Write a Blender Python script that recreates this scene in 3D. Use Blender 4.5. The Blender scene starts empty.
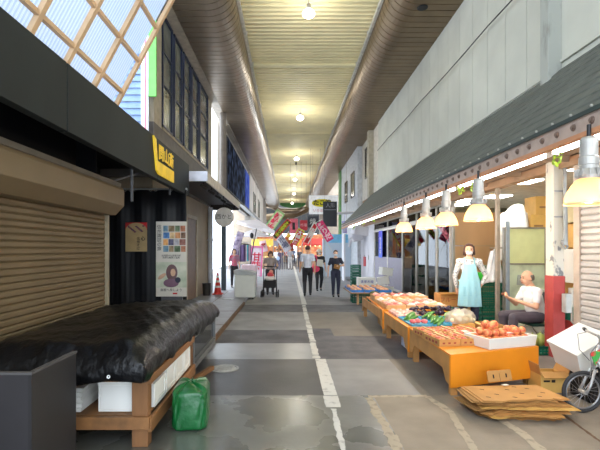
import bpy, math, random
from mathutils import Vector, Matrix, Euler
C = bpy.context.scene.collection
PI = math.pi
random.seed(7)

# ---------------------------------------------------------------- camera, sky, exposure
F, CX, CY, EYE = 430.0, 289.0, 249.0, 1.6       # focal length in pixels of a 600x450 frame, vanishing point, eye height
cam_data = bpy.data.cameras.new('camera')
cam_data.sensor_width = 36.0
cam_data.lens = 36.0 * F / 600.0
cam_data.shift_x = (300 - CX) / 600.0
cam_data.shift_y = (CY - 225) / 600.0
cam_data.clip_end = 300
cam = bpy.data.objects.new('camera', cam_data)
C.objects.link(cam)
cam.location = (0, 0, EYE)
cam.rotation_euler = (PI / 2, 0, 0)
bpy.context.scene.camera = cam

world = bpy.data.worlds.new('sky')
bpy.context.scene.world = world
world.use_nodes = True
wn = world.node_tree
bg = wn.nodes['Background']
wtc = wn.nodes.new('ShaderNodeTexCoord')
wno = wn.nodes.new('ShaderNodeTexNoise')
wno.inputs['Scale'].default_value = 2.0
wra = wn.nodes.new('ShaderNodeValToRGB')
wra.color_ramp.elements[0].color = (0.62, 0.78, 1.0, 1)
wra.color_ramp.elements[1].color = (0.95, 0.98, 1.0, 1)
wn.links.new(wtc.outputs['Generated'], wno.inputs['Vector'])
wn.links.new(wno.outputs['Fac'], wra.inputs['Fac'])
wn.links.new(wra.outputs['Color'], bg.inputs['Color'])
bg.inputs['Strength'].default_value = 2.3

vs = bpy.context.scene.view_settings
vs.view_transform = 'Standard'
vs.look = 'None'
vs.gamma = 1.0
vs.use_curve_mapping = False
vs.exposure = 1.25
bpy.context.scene.cycles.max_bounces = 8
bpy.context.scene.cycles.diffuse_bounces = 5
bpy.context.scene.cycles.transparent_max_bounces = 12
bpy.context.scene.cycles.sample_clamp_indirect = 6.0

# ---------------------------------------------------------------- helpers
def lin(c):
    return tuple(((x / 255) / 12.92 if x / 255 <= 0.04045 else ((x / 255 + 0.055) / 1.055) ** 2.4) for x in c)

MATS = {}
def mat(name, col, rough=0.6, metal=0.0, var=0.12, scale=6.0, bump=0.0, bscale=40.0, emit=0.0, ecol=None, stretch=None, spec=0.5, col2=None, lo=0.35, hi=0.65, sss=0.0, coat=0.0):
    if name in MATS:
        return MATS[name]
    m = bpy.data.materials.new(name)
    m.use_nodes = True
    nt = m.node_tree
    b = nt.nodes['Principled BSDF']
    tc = nt.nodes.new('ShaderNodeTexCoord')
    mp = nt.nodes.new('ShaderNodeMapping')
    nt.links.new(tc.outputs['Object'], mp.inputs['Vector'])
    if stretch:
        mp.inputs['Scale'].default_value = stretch
    no = nt.nodes.new('ShaderNodeTexNoise')
    no.inputs['Scale'].default_value = scale
    no.inputs['Detail'].default_value = 4
    nt.links.new(mp.outputs['Vector'], no.inputs['Vector'])
    cr = nt.nodes.new('ShaderNodeValToRGB')
    a = lin(col)
    if col2:
        c0, c1 = a, lin(col2)
    else:
        c0 = tuple(max(0, x * (1 - var)) for x in a); c1 = tuple(min(1, x * (1 + var)) for x in a)
    cr.color_ramp.elements[0].position = lo; cr.color_ramp.elements[0].color = c0 + (1,)
    cr.color_ramp.elements[1].position = hi; cr.color_ramp.elements[1].color = c1 + (1,)
    nt.links.new(no.outputs['Fac'], cr.inputs['Fac'])
    nt.links.new(cr.outputs['Color'], b.inputs['Base Color'])
    b.inputs['Roughness'].default_value = rough
    b.inputs['Metallic'].default_value = metal
    b.inputs['Specular IOR Level'].default_value = spec
    if coat:
        b.inputs['Coat Weight'].default_value = coat
    if coat: b.inputs['Coat Roughness'].default_value = 0.28
    if bump:
        n2 = nt.nodes.new('ShaderNodeTexNoise')
        n2.inputs['Scale'].default_value = bscale
        n2.inputs['Detail'].default_value = 3
        nt.links.new(mp.outputs['Vector'], n2.inputs['Vector'])
        bp = nt.nodes.new('ShaderNodeBump')
        bp.inputs['Strength'].default_value = bump
        bp.inputs['Distance'].default_value = 0.02
        nt.links.new(n2.outputs['Fac'], bp.inputs['Height'])
        nt.links.new(bp.outputs['Normal'], b.inputs['Normal'])
    if emit:
        b.inputs['Emission Color'].default_value = lin(ecol or col) + (1,)
        b.inputs['Emission Strength'].default_value = emit
    MATS[name] = m
    return m

def glass(name, tint=(230, 240, 240), refl=0.15, rough=0.02):
    if name in MATS:
        return MATS[name]
    m = bpy.data.materials.new(name)
    m.use_nodes = True
    nt = m.node_tree
    nt.nodes.clear()
    o = nt.nodes.new('ShaderNodeOutputMaterial')
    t = nt.nodes.new('ShaderNodeBsdfTransparent')
    t.inputs['Color'].default_value = lin(tint) + (1,)
    g = nt.nodes.new('ShaderNodeBsdfGlossy')
    g.inputs['Roughness'].default_value = rough
    mx = nt.nodes.new('ShaderNodeMixShader')
    fr = nt.nodes.new('ShaderNodeFresnel')
    fr.inputs['IOR'].default_value = 1.22
    ad = nt.nodes.new('ShaderNodeMath'); ad.operation = 'ADD'
    ad.inputs[1].default_value = refl
    nt.links.new(fr.outputs[0], ad.inputs[0])
    nt.links.new(ad.outputs[0], mx.inputs['Fac'])
    nt.links.new(t.outputs[0], mx.inputs[1])
    nt.links.new(g.outputs[0], mx.inputs[2])
    nt.links.new(mx.outputs[0], o.inputs['Surface'])
    MATS[name] = m
    return m

def sheet(name, col, clear=0.3, gloss=0.06, var=0.08, rough=0.3, diff=0.0):
    """A translucent sheet: light scatters through it, some passes straight."""
    if name in MATS:
        return MATS[name]
    m = bpy.data.materials.new(name)
    m.use_nodes = True
    nt = m.node_tree
    nt.nodes.clear()
    o = nt.nodes.new('ShaderNodeOutputMaterial')
    tl = nt.nodes.new('ShaderNodeBsdfTranslucent')
    tl.inputs['Color'].default_value = lin(col) + (1,)
    tp = nt.nodes.new('ShaderNodeBsdfTransparent')
    tp.inputs['Color'].default_value = lin(col) + (1,)
    df = nt.nodes.new('ShaderNodeBsdfDiffuse')
    df.inputs['Color'].default_value = lin(col) + (1,)
    gl = nt.nodes.new('ShaderNodeBsdfGlossy'); gl.inputs['Roughness'].default_value = rough
    tc = nt.nodes.new('ShaderNodeTexCoord'); no = nt.nodes.new('ShaderNodeTexNoise'); no.inputs['Scale'].default_value = 3
    nt.links.new(tc.outputs['Object'], no.inputs['Vector'])
    mr = nt.nodes.new('ShaderNodeMapRange')
    mr.inputs['To Min'].default_value = max(0, clear - var); mr.inputs['To Max'].default_value = clear + var
    nt.links.new(no.outputs['Fac'], mr.inputs['Value'])
    m0 = nt.nodes.new('ShaderNodeMixShader'); m0.inputs[0].default_value = diff
    m1 = nt.nodes.new('ShaderNodeMixShader'); m2 = nt.nodes.new('ShaderNodeMixShader')
    nt.links.new(tl.outputs[0], m0.inputs[1]); nt.links.new(df.outputs[0], m0.inputs[2])
    nt.links.new(mr.outputs[0], m1.inputs[0])
    nt.links.new(m0.outputs[0], m1.inputs[1]); nt.links.new(tp.outputs[0], m1.inputs[2])
    m2.inputs[0].default_value = gloss
    nt.links.new(m1.outputs[0], m2.inputs[1]); nt.links.new(gl.outputs[0], m2.inputs[2])
    nt.links.new(m2.outputs[0], o.inputs['Surface'])
    MATS[name] = m
    return m

class MB:
    """Collects shapes, then links them as ONE mesh object."""
    def __init__(s):
        s.v = []; s.f = []; s.m = []
    def add(s, vs_, fs, mi=0):
        n = len(s.v)
        s.v += [tuple(p) for p in vs_]
        s.f += [tuple(i + n for i in f) for f in fs]
        s.m += [mi] * len(fs)
        return s
    def box(s, x0, x1, y0, y1, z0, z1, mi=0):
        return s.add([(x0, y0, z0), (x1, y0, z0), (x1, y1, z0), (x0, y1, z0), (x0, y0, z1), (x1, y0, z1), (x1, y1, z1), (x0, y1, z1)],
                     [(0, 3, 2, 1), (4, 5, 6, 7), (0, 1, 5, 4), (1, 2, 6, 5), (2, 3, 7, 6), (3, 0, 4, 7)], mi)
    def obox(s, c, size, rot=(0, 0, 0), mi=0):
        R = Euler(rot).to_matrix(); c = Vector(c)
        hx, hy, hz = size[0] / 2, size[1] / 2, size[2] / 2
        p = [c + R @ Vector(q) for q in [(-hx, -hy, -hz), (hx, -hy, -hz), (hx, hy, -hz), (-hx, hy, -hz), (-hx, -hy, hz), (hx, -hy, hz), (hx, hy, hz), (-hx, hy, hz)]]
        return s.add(p, [(0, 3, 2, 1), (4, 5, 6, 7), (0, 1, 5, 4), (1, 2, 6, 5), (2, 3, 7, 6), (3, 0, 4, 7)], mi)
    def bar(s, a, b, w, d=None, mi=0, up=(0, 0, 1)):
        """A square bar from a to b."""
        d = d or w
        a = Vector(a); b = Vector(b); t = (b - a).normalized(); u = Vector(up)
        if abs(t.dot(u)) > 0.98: u = Vector((0, 1, 0))
        p = t.cross(u).normalized(); q = p.cross(t)
        vv = [e + p * i * w / 2 + q * j * d / 2 for e in (a, b) for i, j in ((-1, -1), (1, -1), (1, 1), (-1, 1))]
        return s.add(vv, [(0, 1, 2, 3), (7, 6, 5, 4), (0, 4, 5, 1), (1, 5, 6, 2), (2, 6, 7, 3), (3, 7, 4, 0)], mi)
    def tube(s, pts, r, n=8, mi=0, closed=False):
        pts = [Vector(p) for p in pts]
        k = len(pts); rs = r if isinstance(r, (list, tuple)) else [r] * k
        vv = []; ff = []; pu = None
        for i, p in enumerate(pts):
            a = pts[i - 1] if (i > 0 or closed) else p
            b = pts[(i + 1) % k] if (i < k - 1 or closed) else p
            t = (b - a).normalized()
            if pu is None:
                u = Vector((0, 0, 1)) if abs(t.z) < 0.9 else Vector((1, 0, 0))
                pu = t.cross(u).normalized()
            pu = (pu - t * pu.dot(t)).normalized(); q = t.cross(pu)
            for j in range(n):
                g = 2 * PI * j / n
                vv.append(p + (pu * math.cos(g) + q * math.sin(g)) * rs[i])
        for i in range(k if closed else k - 1):
            for j in range(n):
                A = i * n; B = ((i + 1) % k) * n
                ff.append((A + j, A + (j + 1) % n, B + (j + 1) % n, B + j))
        if not closed:
            ff.append(tuple(range(n - 1, -1, -1))); ff.append(tuple((k - 1) * n + j for j in range(n)))
        return s.add(vv, ff, mi)
    def lathe(s, prof, n=24, c=(0, 0, 0), mi=0, M=None, cap=True):
        """prof: [(radius, z)]"""
        vv = []; ff = []
        M = M or Matrix.Identity(3); c = Vector(c)
        for r, z in prof:
            for j in range(n):
                g = 2 * PI * j / n
                vv.append(c + M @ Vector((r * math.cos(g), r * math.sin(g), z)))
        for i in range(len(prof) - 1):
            for j in range(n):
                ff.append((i * n + j, i * n + (j + 1) % n, (i + 1) * n + (j + 1) % n, (i + 1) * n + j))
        if cap:
            ff.append(tuple(range(n - 1, -1, -1))); ff.append(tuple((len(prof) - 1) * n + j for j in range(n)))
        return s.add(vv, ff, mi)
    def ball(s, c, r, n=12, m=8, mi=0, M=None):
        rx, ry, rz = r if isinstance(r, (tuple, list)) else (r, r, r)
        c = Vector(c); M = M or Matrix.Identity(3)
        vv = [c + M @ Vector((0, 0, -rz))]; ff = []
        for i in range(1, m):
            a = -PI / 2 + PI * i / m
            for j in range(n):
                g = 2 * PI * j / n
                vv.append(c + M @ Vector((rx * math.cos(a) * math.cos(g), ry * math.cos(a) * math.sin(g), rz * math.sin(a))))
        vv.append(c + M @ Vector((0, 0, rz)))
        for j in range(n): ff.append((0, 1 + (j + 1) % n, 1 + j))
        for i in range(m - 2):
            for j in range(n):
                a = 1 + i * n; b = a + n
                ff.append((a + j, a + (j + 1) % n, b + (j + 1) % n, b + j))
        t = len(vv) - 1; a = 1 + (m - 2) * n
        for j in range(n): ff.append((a + j, a + (j + 1) % n, t))
        return s.add(vv, ff, mi)
    def caps(s, a, b, ra, rb, n=10, mi=0):
        """A tapered capsule from a to b."""
        a = Vector(a); b = Vector(b); t = b - a
        if t.length < 1e-6: return s.ball(a, ra, mi=mi)
        t.normalize(); pts = []; rs = []
        for k in range(4):
            g = PI / 2 * (k + 0.3) / 4.3
            pts.append(a - t * ra * math.cos(g)); rs.append(ra * math.sin(g))
        pts.append(a); rs.append(ra); pts.append(b); rs.append(rb)
        for k in range(3, -1, -1):
            g = PI / 2 * (k + 0.3) / 4.3
            pts.append(b + t * rb * math.cos(g)); rs.append(rb * math.sin(g))
        return s.tube(pts, rs, n, mi)
    def prism(s, poly, y0, y1, mi=0, axis='y'):
        """poly in (x,z) pushed along y; or (y,z) along x; or (x,y) along z"""
        k = len(poly)
        f = {'y': lambda p, t: (p[0], t, p[1]), 'x': lambda p, t: (t, p[0], p[1]), 'z': lambda p, t: (p[0], p[1], t)}[axis]
        vv = [f(p, y0) for p in poly] + [f(p, y1) for p in poly]
        ff = [tuple(range(k)), tuple(range(2 * k - 1, k - 1, -1))] + [(i, k + i, k + (i + 1) % k, (i + 1) % k) for i in range(k)]
        return s.add(vv, ff, mi)
    def grid(s, nx, ny, fn, mi=0):
        vv = [fn(i / nx, j / ny) for j in range(ny + 1) for i in range(nx + 1)]
        ff = [(j * (nx + 1) + i, j * (nx + 1) + i + 1, (j + 1) * (nx + 1) + i + 1, (j + 1) * (nx + 1) + i) for j in range(ny) for i in range(nx)]
        return s.add(vv, ff, mi)
    def build(s, name, mats, parent=None, world_=False, smooth=False, bevel=0, solid=0, remesh=0, sub=0, fix=True, origin=None):
        me = bpy.data.meshes.new(name)
        off = Vector((0, 0, 0))
        if world_ and parent is not None:
            off = root_of(parent)
        o = bpy.data.objects.new(name, me)
        if parent is None:
            if origin is not None: off = Vector(origin)
            else:
                xs = [p[0] for p in s.v]; ys = [p[1] for p in s.v]; zs = [p[2] for p in s.v]
                off = Vector(((min(xs) + max(xs)) / 2, (min(ys) + max(ys)) / 2, min(zs)))
            o.location = off
        me.from_pydata([(p[0] - off.x, p[1] - off.y, p[2] - off.z) for p in s.v], [], s.f)
        if not isinstance(mats, (list, tuple)): mats = [mats]
        for m in mats: me.materials.append(m)
        if len(mats) > 1: me.polygons.foreach_set('material_index', s.m)
        if smooth: me.polygons.foreach_set('use_smooth', [True] * len(me.polygons))
        me.update()
        if fix and len(s.f) < 60000:
            import bmesh
            bm = bmesh.new(); bm.from_mesh(me); bmesh.ops.recalc_face_normals(bm, faces=bm.faces); bm.to_mesh(me); bm.free()
        C.objects.link(o)
        if parent is not None: o.parent = parent
        if solid:
            md = o.modifiers.new('solid', 'SOLIDIFY'); md.thickness = solid; md.offset = 0
        if remesh:
            md = o.modifiers.new('remesh', 'REMESH'); md.mode = 'VOXEL'; md.voxel_size = remesh; md.use_smooth_shade = True
            sm = o.modifiers.new('smooth', 'SMOOTH'); sm.factor = 0.5; sm.iterations = 3
        if bevel:
            md = o.modifiers.new('bevel', 'BEVEL'); md.width = bevel; md.segments = 2; md.limit_method = 'ANGLE'
        if sub:
            md = o.modifiers.new('sub', 'SUBSURF'); md.levels = sub; md.render_levels = sub
        return o

def root_of(p):
    off = Vector((0, 0, 0))
    while p is not None:
        off += p.location; p = p.parent
    return off

def tag(o, label, cat, group=None, kind=None):
    o['label'] = label; o['category'] = cat
    if group: o['group'] = group
    if kind: o['kind'] = kind
    return o

def struct(o):
    o['kind'] = 'structure'
    return o

def thing(name, label, cat, loc=(0, 0, 0), rz=0, group=None, rot=None):
    o = bpy.data.objects.new(name, None); C.objects.link(o)
    o.empty_display_size = 0.1
    o.location = loc; o.rotation_euler = rot or (0, 0, rz)
    return tag(o, label, cat, group)

def dup(root, loc, rz=None, label=None, group=None, rot=None, scale=None):
    def cp(o, par):
        c = o.copy(); C.objects.link(c)
        if par: c.parent = par
        for ch in list(o.children): cp(ch, c)
        return c
    r = cp(root, None)
    r.location = loc
    if rz is not None: r.rotation_euler = (0, 0, rz)
    if rot is not None: r.rotation_euler = rot
    if scale is not None: r.scale = scale if isinstance(scale, tuple) else (scale,) * 3
    if label: r['label'] = label
    if group: r['group'] = group
    return r

def text(body, size, loc, rot, m, parent=None, name='lettering', depth=0.002, sx=1.0, bold=0.0, world_=True, align='CENTER'):
    cu = bpy.data.curves.new(name, 'FONT')
    cu.body = body; cu.size = size; cu.extrude = depth; cu.offset = bold
    cu.align_x = align; cu.align_y = 'CENTER'; cu.space_line = 0.95
    cu.materials.append(m)
    cu.resolution_u = 3
    tmp = bpy.data.objects.new(name, cu); C.objects.link(tmp)
    bpy.context.view_layer.update()
    me = bpy.data.meshes.new_from_object(tmp.evaluated_get(bpy.context.evaluated_depsgraph_get()))
    bpy.data.objects.remove(tmp); bpy.data.curves.remove(cu)
    o = bpy.data.objects.new(name, me); C.objects.link(o)
    l = Vector(loc)
    if parent is not None:
        o.parent = parent
        if world_: l = l - root_of(parent)
    o.location = l; o.rotation_euler = rot; o.scale = (sx, 1, 1)
    return o
TOCAM = (PI / 2, 0, 0)            # lettering that faces back along the street
FROMLEFT = (PI / 2, 0, PI / 2)    # lettering on a left-hand wall, facing +x
FROMRIGHT = (PI / 2, 0, -PI / 2)  # lettering on a right-hand wall, facing -x

def sheetbox(mb, x0, x1, y0, y1, z0, z1, t=0.01, mi=0):
    """an open-topped box with wall thickness"""
    mb.box(x0, x1, y0, y1, z0, z0 + t, mi)
    mb.box(x0, x0 + t, y0, y1, z0 + t, z1, mi); mb.box(x1 - t, x1, y0, y1, z0 + t, z1, mi)
    mb.box(x0 + t, x1 - t, y0, y0 + t, z0 + t, z1, mi); mb.box(x0 + t, x1 - t, y1 - t, y1, z0 + t, z1, mi)
    return mb

# ---------------------------------------------------------------- materials
dark_asphalt = mat('dark_asphalt', (92, 91, 94), 0.66, var=0.25, scale=2.5, bump=0.35, bscale=120)
wet_dark = mat('wet_dark_asphalt', (62, 62, 64), 0.35, var=0.35, scale=1.6, bump=0.2, bscale=60)
concrete = mat('street_concrete', (134, 133, 132), 0.6, var=0.16, scale=1.6, bump=0.12, bscale=60)
far_conc = mat('far_concrete', (135, 137, 140), 0.6, var=0.12, scale=1.2)
brown_conc = mat('brownish_concrete', (122, 115, 106), 0.65, var=0.14, scale=1.5, bump=0.12, bscale=70)
tan_conc = mat('tan_concrete', (136, 126, 112), 0.65, var=0.15, scale=2.2, bump=0.15, bscale=60)
white_line = mat('worn_white_line', (205, 203, 196), 0.7, col2=(160, 158, 152), scale=10, lo=0.55, hi=0.7)
tan_line = mat('pale_tan_line', (168, 156, 136), 0.7, col2=(134, 126, 112), scale=12, lo=0.52, hi=0.66)
tile_grey = mat('grey_paving', (144, 144, 150), 0.5, var=0.12, scale=3)
rust = mat('rusty_edge', (105, 80, 58), 0.8, var=0.3, scale=12)

def wet_material():
    m = mat('wet_concrete', (92, 93, 88), 0.5, var=0.25, scale=1.4, bump=0.12, bscale=20, spec=0.9, coat=0.7)
    nt = m.node_tree; b = nt.nodes['Principled BSDF']
    tc = nt.nodes.new('ShaderNodeTexCoord'); no = nt.nodes.new('ShaderNodeTexNoise')
    no.inputs['Scale'].default_value = 1.3; no.inputs['Detail'].default_value = 6
    nt.links.new(tc.outputs['Object'], no.inputs['Vector'])
    r = nt.nodes.new('ShaderNodeValToRGB')
    r.color_ramp.elements[0].position = 0.44; r.color_ramp.elements[0].color = (0.16, 0.16, 0.16, 1)
    r.color_ramp.elements[1].position = 0.56; r.color_ramp.elements[1].color = (0.5, 0.5, 0.5, 1)
    nt.links.new(no.outputs['Fac'], r.inputs['Fac']); nt.links.new(r.outputs['Color'], b.inputs['Roughness'])
    return m
wet_conc = wet_material()
mat('wet_light_concrete', (132, 134, 136), 0.3, var=0.15, scale=2)

# ---------------------------------------------------------------- street floor: slabs as laid, one mesh
fl = MB()
fm = [dark_asphalt, wet_dark, concrete, far_conc, brown_conc, tan_conc, wet_conc, MATS['wet_light_concrete'], white_line, tan_line]
XL, XR, LX = -6.0, 9.0, 0.45
rowsL = [(-2, 4.7, 6), (4.7, 6.25, 1), (6.25, 7.3, 7), (7.3, 8.5, 0), (8.5, 10.9, 2), (10.9, 12.35, 0), (12.35, 14.4, 2), (14.4, 34, 3), (34, 80, 0)]
for y0, y1, m in rowsL:
    fl.add([(XL, y0, 0), (LX, y0, 0), (LX, y1, 0), (XL, y1, 0)], [(0, 1, 2, 3)], m)
rowsR = [(-2, 4.7, [(LX, 0.92, 6), (0.92, XR, 5)]), (4.7, 6.25, [(LX, 1.45, 2), (1.45, XR, 4)]), (6.25, 7.9, [(LX, XR, 0)]), (7.9, 8.65, [(LX, 0.83, 0), (0.83, XR, 4)]),
         (8.65, 10.9, [(LX, XR, 4)]), (10.9, 12.35, [(LX, XR, 0)]), (12.35, 14.4, [(LX, XR, 2)]), (14.4, 34, [(LX, XR, 3)]), (34, 80, [(LX, XR, 0)])]
for y0, y1, cells in rowsR:
    for x0, x1, m in cells:
        fl.add([(x0, y0, 0), (x1, y0, 0), (x1, y1, 0), (x0, y1, 0)], [(0, 1, 2, 3)], m)
struct(fl.build('floor', fm, fix=False, origin=(0, 0, 0)))

def strip(pts, w, jit, z=0.003, seed=1, seg=0.03, drop=0.0):
    """a worn painted strip with ragged edges along a polyline"""
    r = random.Random(seed); b = MB()
    for (ax, ay), (bx, by) in zip(pts, pts[1:]):
        L = math.hypot(bx - ax, by - ay); n = max(1, int(L / seg)); px, py = -(by - ay) / L, (bx - ax) / L
        edge = [(r.uniform(-jit, jit), r.uniform(-jit, jit)) for _ in range(n + 1)]
        for i in range(n):
            if r.random() < drop: continue
            t0, t1 = i / n, (i + 1) / n
            q = []
            edge[i + 1] = (edge[i][0] * 0.6 + edge[i + 1][0] * 0.4, edge[i][1] * 0.6 + edge[i + 1][1] * 0.4)
            for t, e in ((t0, edge[i]), (t1, edge[i + 1])):
                cx, cy = ax + (bx - ax) * t, ay + (by - ay) * t
                q.append(((cx + px * (w / 2 + e[0]), cy + py * (w / 2 + e[0]), z), (cx - px * (w / 2 + e[1]), cy - py * (w / 2 + e[1]), z)))
            b.add([q[0][0], q[0][1], q[1][1], q[1][0]], [(0, 1, 2, 3)])
    return b
struct(strip([(0.455, 4.7), (0.455, 6.25)], 0.15, 0.006, seed=3).build('trim_1', white_line, fix=False))
struct(strip([(0.45, 4.34), (0.45, 4.68)], 0.16, 0.008, seed=4).build('trim_2', white_line, fix=False))
struct(strip([(0.40, 6.3), (0.42, 12.3)], 0.10, 0.02, seed=5, drop=0.08).build('trim_3', white_line, fix=False))
struct(strip([(0.44, 12.4), (0.46, 40)], 0.14, 0.01, seed=6, seg=0.25, drop=0.03).build('trim_4', white_line, fix=False))
struct(strip([(0.43, 2.9), (0.44, 4.3)], 0.05, 0.02, seed=7).build('trim_5', white_line, fix=False))
struct(strip([(0.86, 2.9), (0.87, 3.7), (0.86, 4.62)], 0.09, 0.03, seed=8).build('trim_6', tan_line, fix=False))
struct(strip([(0.86, 4.66), (1.5, 4.68)], 0.07, 0.025, seed=9).build('trim_7', tan_line, fix=False))
struct(strip([(1.42, 3.0), (1.58, 4.2), (1.5, 4.66)], 0.07, 0.02, seed=10).build('trim_8', tan_line, fix=False))
struct(strip([(2.0, 3.2), (2.02, 3.75), (1.98, 4.05)], 0.09, 0.02, seed=11).build('trim_9', tan_line, fix=False))
struct(strip([(2.55, 3.3), (2.7, 4.6)], 0.03, 0.01, seed=12).build('trim_10', rust, fix=False))
# ---------------------------------------------------------------- arcade roof
ceil_m = mat('cream_corrugated_steel', (236, 224, 178), 0.6, var=0.06, scale=1.2, spec=0.4)
clad_m = mat('brown_metal_cladding', (134, 114, 88), 0.38, metal=0.65, var=0.12, scale=1.5)
clad_m2 = mat('brown_metal_cladding_sky_lit', (150, 134, 114), 0.32, metal=0.7, var=0.12, scale=1.5)  # lighter copy for the left, reflected sky brightness put into the base colour
gutter_m = mat('galvanised_gutter', (205, 202, 190), 0.5, metal=0.0, var=0.15, scale=8)

cb = MB()
x0, x1 = -1.27, 2.29
prof = []
y = -3.5
while y < 57:
    p = 0.2 if y < 30 else 0.4
    prof += [(y, 7.735), (y + p * 0.3, 7.735), (y + p * 0.42, 7.69), (y + p * 0.88, 7.69)]
    y += p
vv = []; ff = []
for i, (yy, zz) in enumerate(prof):
    vv += [(x0, yy, zz), (x1, yy, zz)]
    if i: ff.append((2 * i - 2, 2 * i - 1, 2 * i + 1, 2 * i))
cb.add(vv, ff)
cb.box(x0, x1, -3.5, 57, 7.9, 8.0)
cb.box(x0, x1, 14.1, 14.25, 7.62, 7.7)
for yy in (22.5, 31, 39.5, 48): cb.box(x0, x1, yy, yy + 0.12, 7.64, 7.7)
struct(cb.build('ceiling', ceil_m, fix=False))

def cladding(side, name, m, y1):
    b = MB()
    cxm = 0.51
    base = [(1.76, 7.95), (1.76, 7.7)]
    for k in range(0, 11):
        a = PI * (1.0 + 0.5 * k / 10)
        base.append((1.76 + 0.62 + 0.62 * math.cos(a), 7.55 + 0.55 * math.sin(a)))
    xo = 3.34 if side > 0 else 3.12
    base += [(2.8, 7.0), (xo, 7.0), (xo, 7.12)]
    vv = []; ff = []; mi_ = []; n = len(base); k = 0
    y = -3.5
    st = []
    while y < y1:
        pch = 0.25 if y < 34 else 0.5
        st += [(y, 0.02), (y + 0.002, 0.0), (y + pch - 0.026, 0.0), (y + pch - 0.024, 0.02)]
        y += pch
    for (yy, ins) in st:
        for i, (px, pz) in enumerate(base):
            d = ins if 1 < i < n - 1 else 0
            vv.append((cxm + side * (px + d * 0.6), yy, pz + d))
        if k:
            for i in range(n - 1):
                ff.append(((k - 1) * n + i, (k - 1) * n + i + 1, k * n + i + 1, k * n + i)); mi_.append(1 if k % 4 == 0 else 0)
        k += 1
    b.v += vv; b.f += ff; b.m += mi_
    b.box(min(cxm + side * 1.76, cxm + side * xo), max(cxm + side * 1.76, cxm + side * xo), -3.5, y1, 7.97, 8.1)
    return struct(b.build(name, [m, mat('cladding_groove', (44, 36, 30), 0.7)], fix=False))
cladding(1, 'trim_11', clad_m, 57)
cladding(-1, 'trim_12', clad_m2, 57)
for side, nm in ((1, 'trim_13'), (-1, 'trim_14')):
    g = MB()
    g.box(0.51 + side * 1.72 - 0.045, 0.51 + side * 1.72 + 0.03, 1.5, 57, 7.52, 7.62)
    for k in range(28):
        g.box(0.51 + side * 1.72 - 0.05, 0.51 + side * 1.72 + 0.05, 2 + k * 2, 2.05 + k * 2, 7.56, 7.7)
    struct(g.build(nm, gutter_m))
spk = mat('black_plastic', (22, 22, 24), 0.5)
sp = MB(); sp.lathe([(0.0, 0), (0.11, 0), (0.12, 0.01), (0.12, 0.02)], 20, (2.98, 9.6, 6.975))
tag(sp.build('ceiling_vent', spk), 'round black vent set in the brown ceiling cladding above the pale wall', 'vent')

# ---------------------------------------------------------------- far end of the arcade
green_m = mat('green_panel', (62, 128, 66), 0.55, var=0.2, scale=0.6)
dgrey = mat('dark_grey_structure', (66, 64, 62), 0.6, var=0.2, scale=1)
lun = MB()
poly = [(-1.25, 7.95)] + [(0.51 + 1.85 * math.cos(PI + PI * k / 16), 7.75 + 0.72 * math.sin(PI + PI * k / 16)) for k in range(17)] + [(2.3, 7.95)]
lun.prism(poly, 57.0, 57.2)
struct(lun.build('wall_far', green_m))
eb = MB()
pts = [(5.5, 57.5, 8.1), (3.2, 57.6, 7.7), (2.2, 58, 6.9), (0.6, 58.6, 6.3), (-1.0, 59.2, 6.15), (-3.4, 59.8, 5.9), (-6.5, 60.5, 6.1)]
eb.tube(pts, 0.55, 14)
struct(eb.build('trim_15', clad_m, smooth=True))
eb = MB()
pts = [(-5.5, 57.5, 8.0), (-2.2, 57.3, 7.3), (-1.2, 57.3, 6.7), (1.0, 57.6, 6.75), (2.0, 57.6, 7.2)]
eb.tube(pts, 0.38, 12)
struct(eb.build('trim_16', clad_m2, smooth=True))
eb = MB()
eb.box(-9, 9, 78, 78.3, 4.4, 11)
eb.box(-9, -5, 78, 78.3, 0, 4.4); eb.box(5, 9, 78, 78.3, 0, 4.4)
eb.box(-9, 9, 60.5, 78, 8.6, 8.8)
struct(eb.build('wall_far', dgrey))
# corner fronts around the far crossing
fw = MB()
fw.box(-6, -3.0, 46, 57, 0, 9); fw.box(4.0, 6, 46, 57, 0, 9)
struct(fw.build('wall_end', mat('warm_far_wall', (150, 135, 118), 0.7, var=0.25, scale=0.8)))

# ---------------------------------------------------------------- right side: upper wall
panel_m = mat('pale_wall_panel', (196, 196, 184), 0.75, var=0.07, scale=1.1, bump=0.08, bscale=30, spec=0.3)
seam_m = mat('wall_seam', (84, 86, 82), 0.8)
w = MB()
w.box(3.84, 4.0, 6.2, 18.3, 4.1, 7.9, 1)
y = 6.2
while y < 18.25:
    e = min(y + 0.665, 18.3)
    w.box(3.80, 3.845, y, e, 4.1, 7.9, 0)
    y += 0.68
w.box(3.84, 4.0, -3.5, 6.1, 4.1, 7.9, 1)
y = 6.05
while y > -3.0:
    w.box(3.82, 3.86, y - 0.93, y, 4.1, 7.9, 0)
    y -= 0.95
w.box(3.78, 3.84, 6.2, 18.3, 4.13, 4.17, 0)
w.box(3.78, 3.84, 1.5, 6.0, 4.2, 4.24, 0)
struct(w.build('wall_right', [panel_m, seam_m]))
pil_m = mat('stained_pilaster', (168, 170, 162), 0.8, col2=(128, 128, 120), scale=7, lo=0.5, hi=0.75, stretch=(1, 1, 0.35))
w = MB(); w.box(3.63, 3.85, 6.02, 6.22, 3.9, 7.9)
struct(w.build('wall_pier', pil_m, bevel=0.01))
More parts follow.
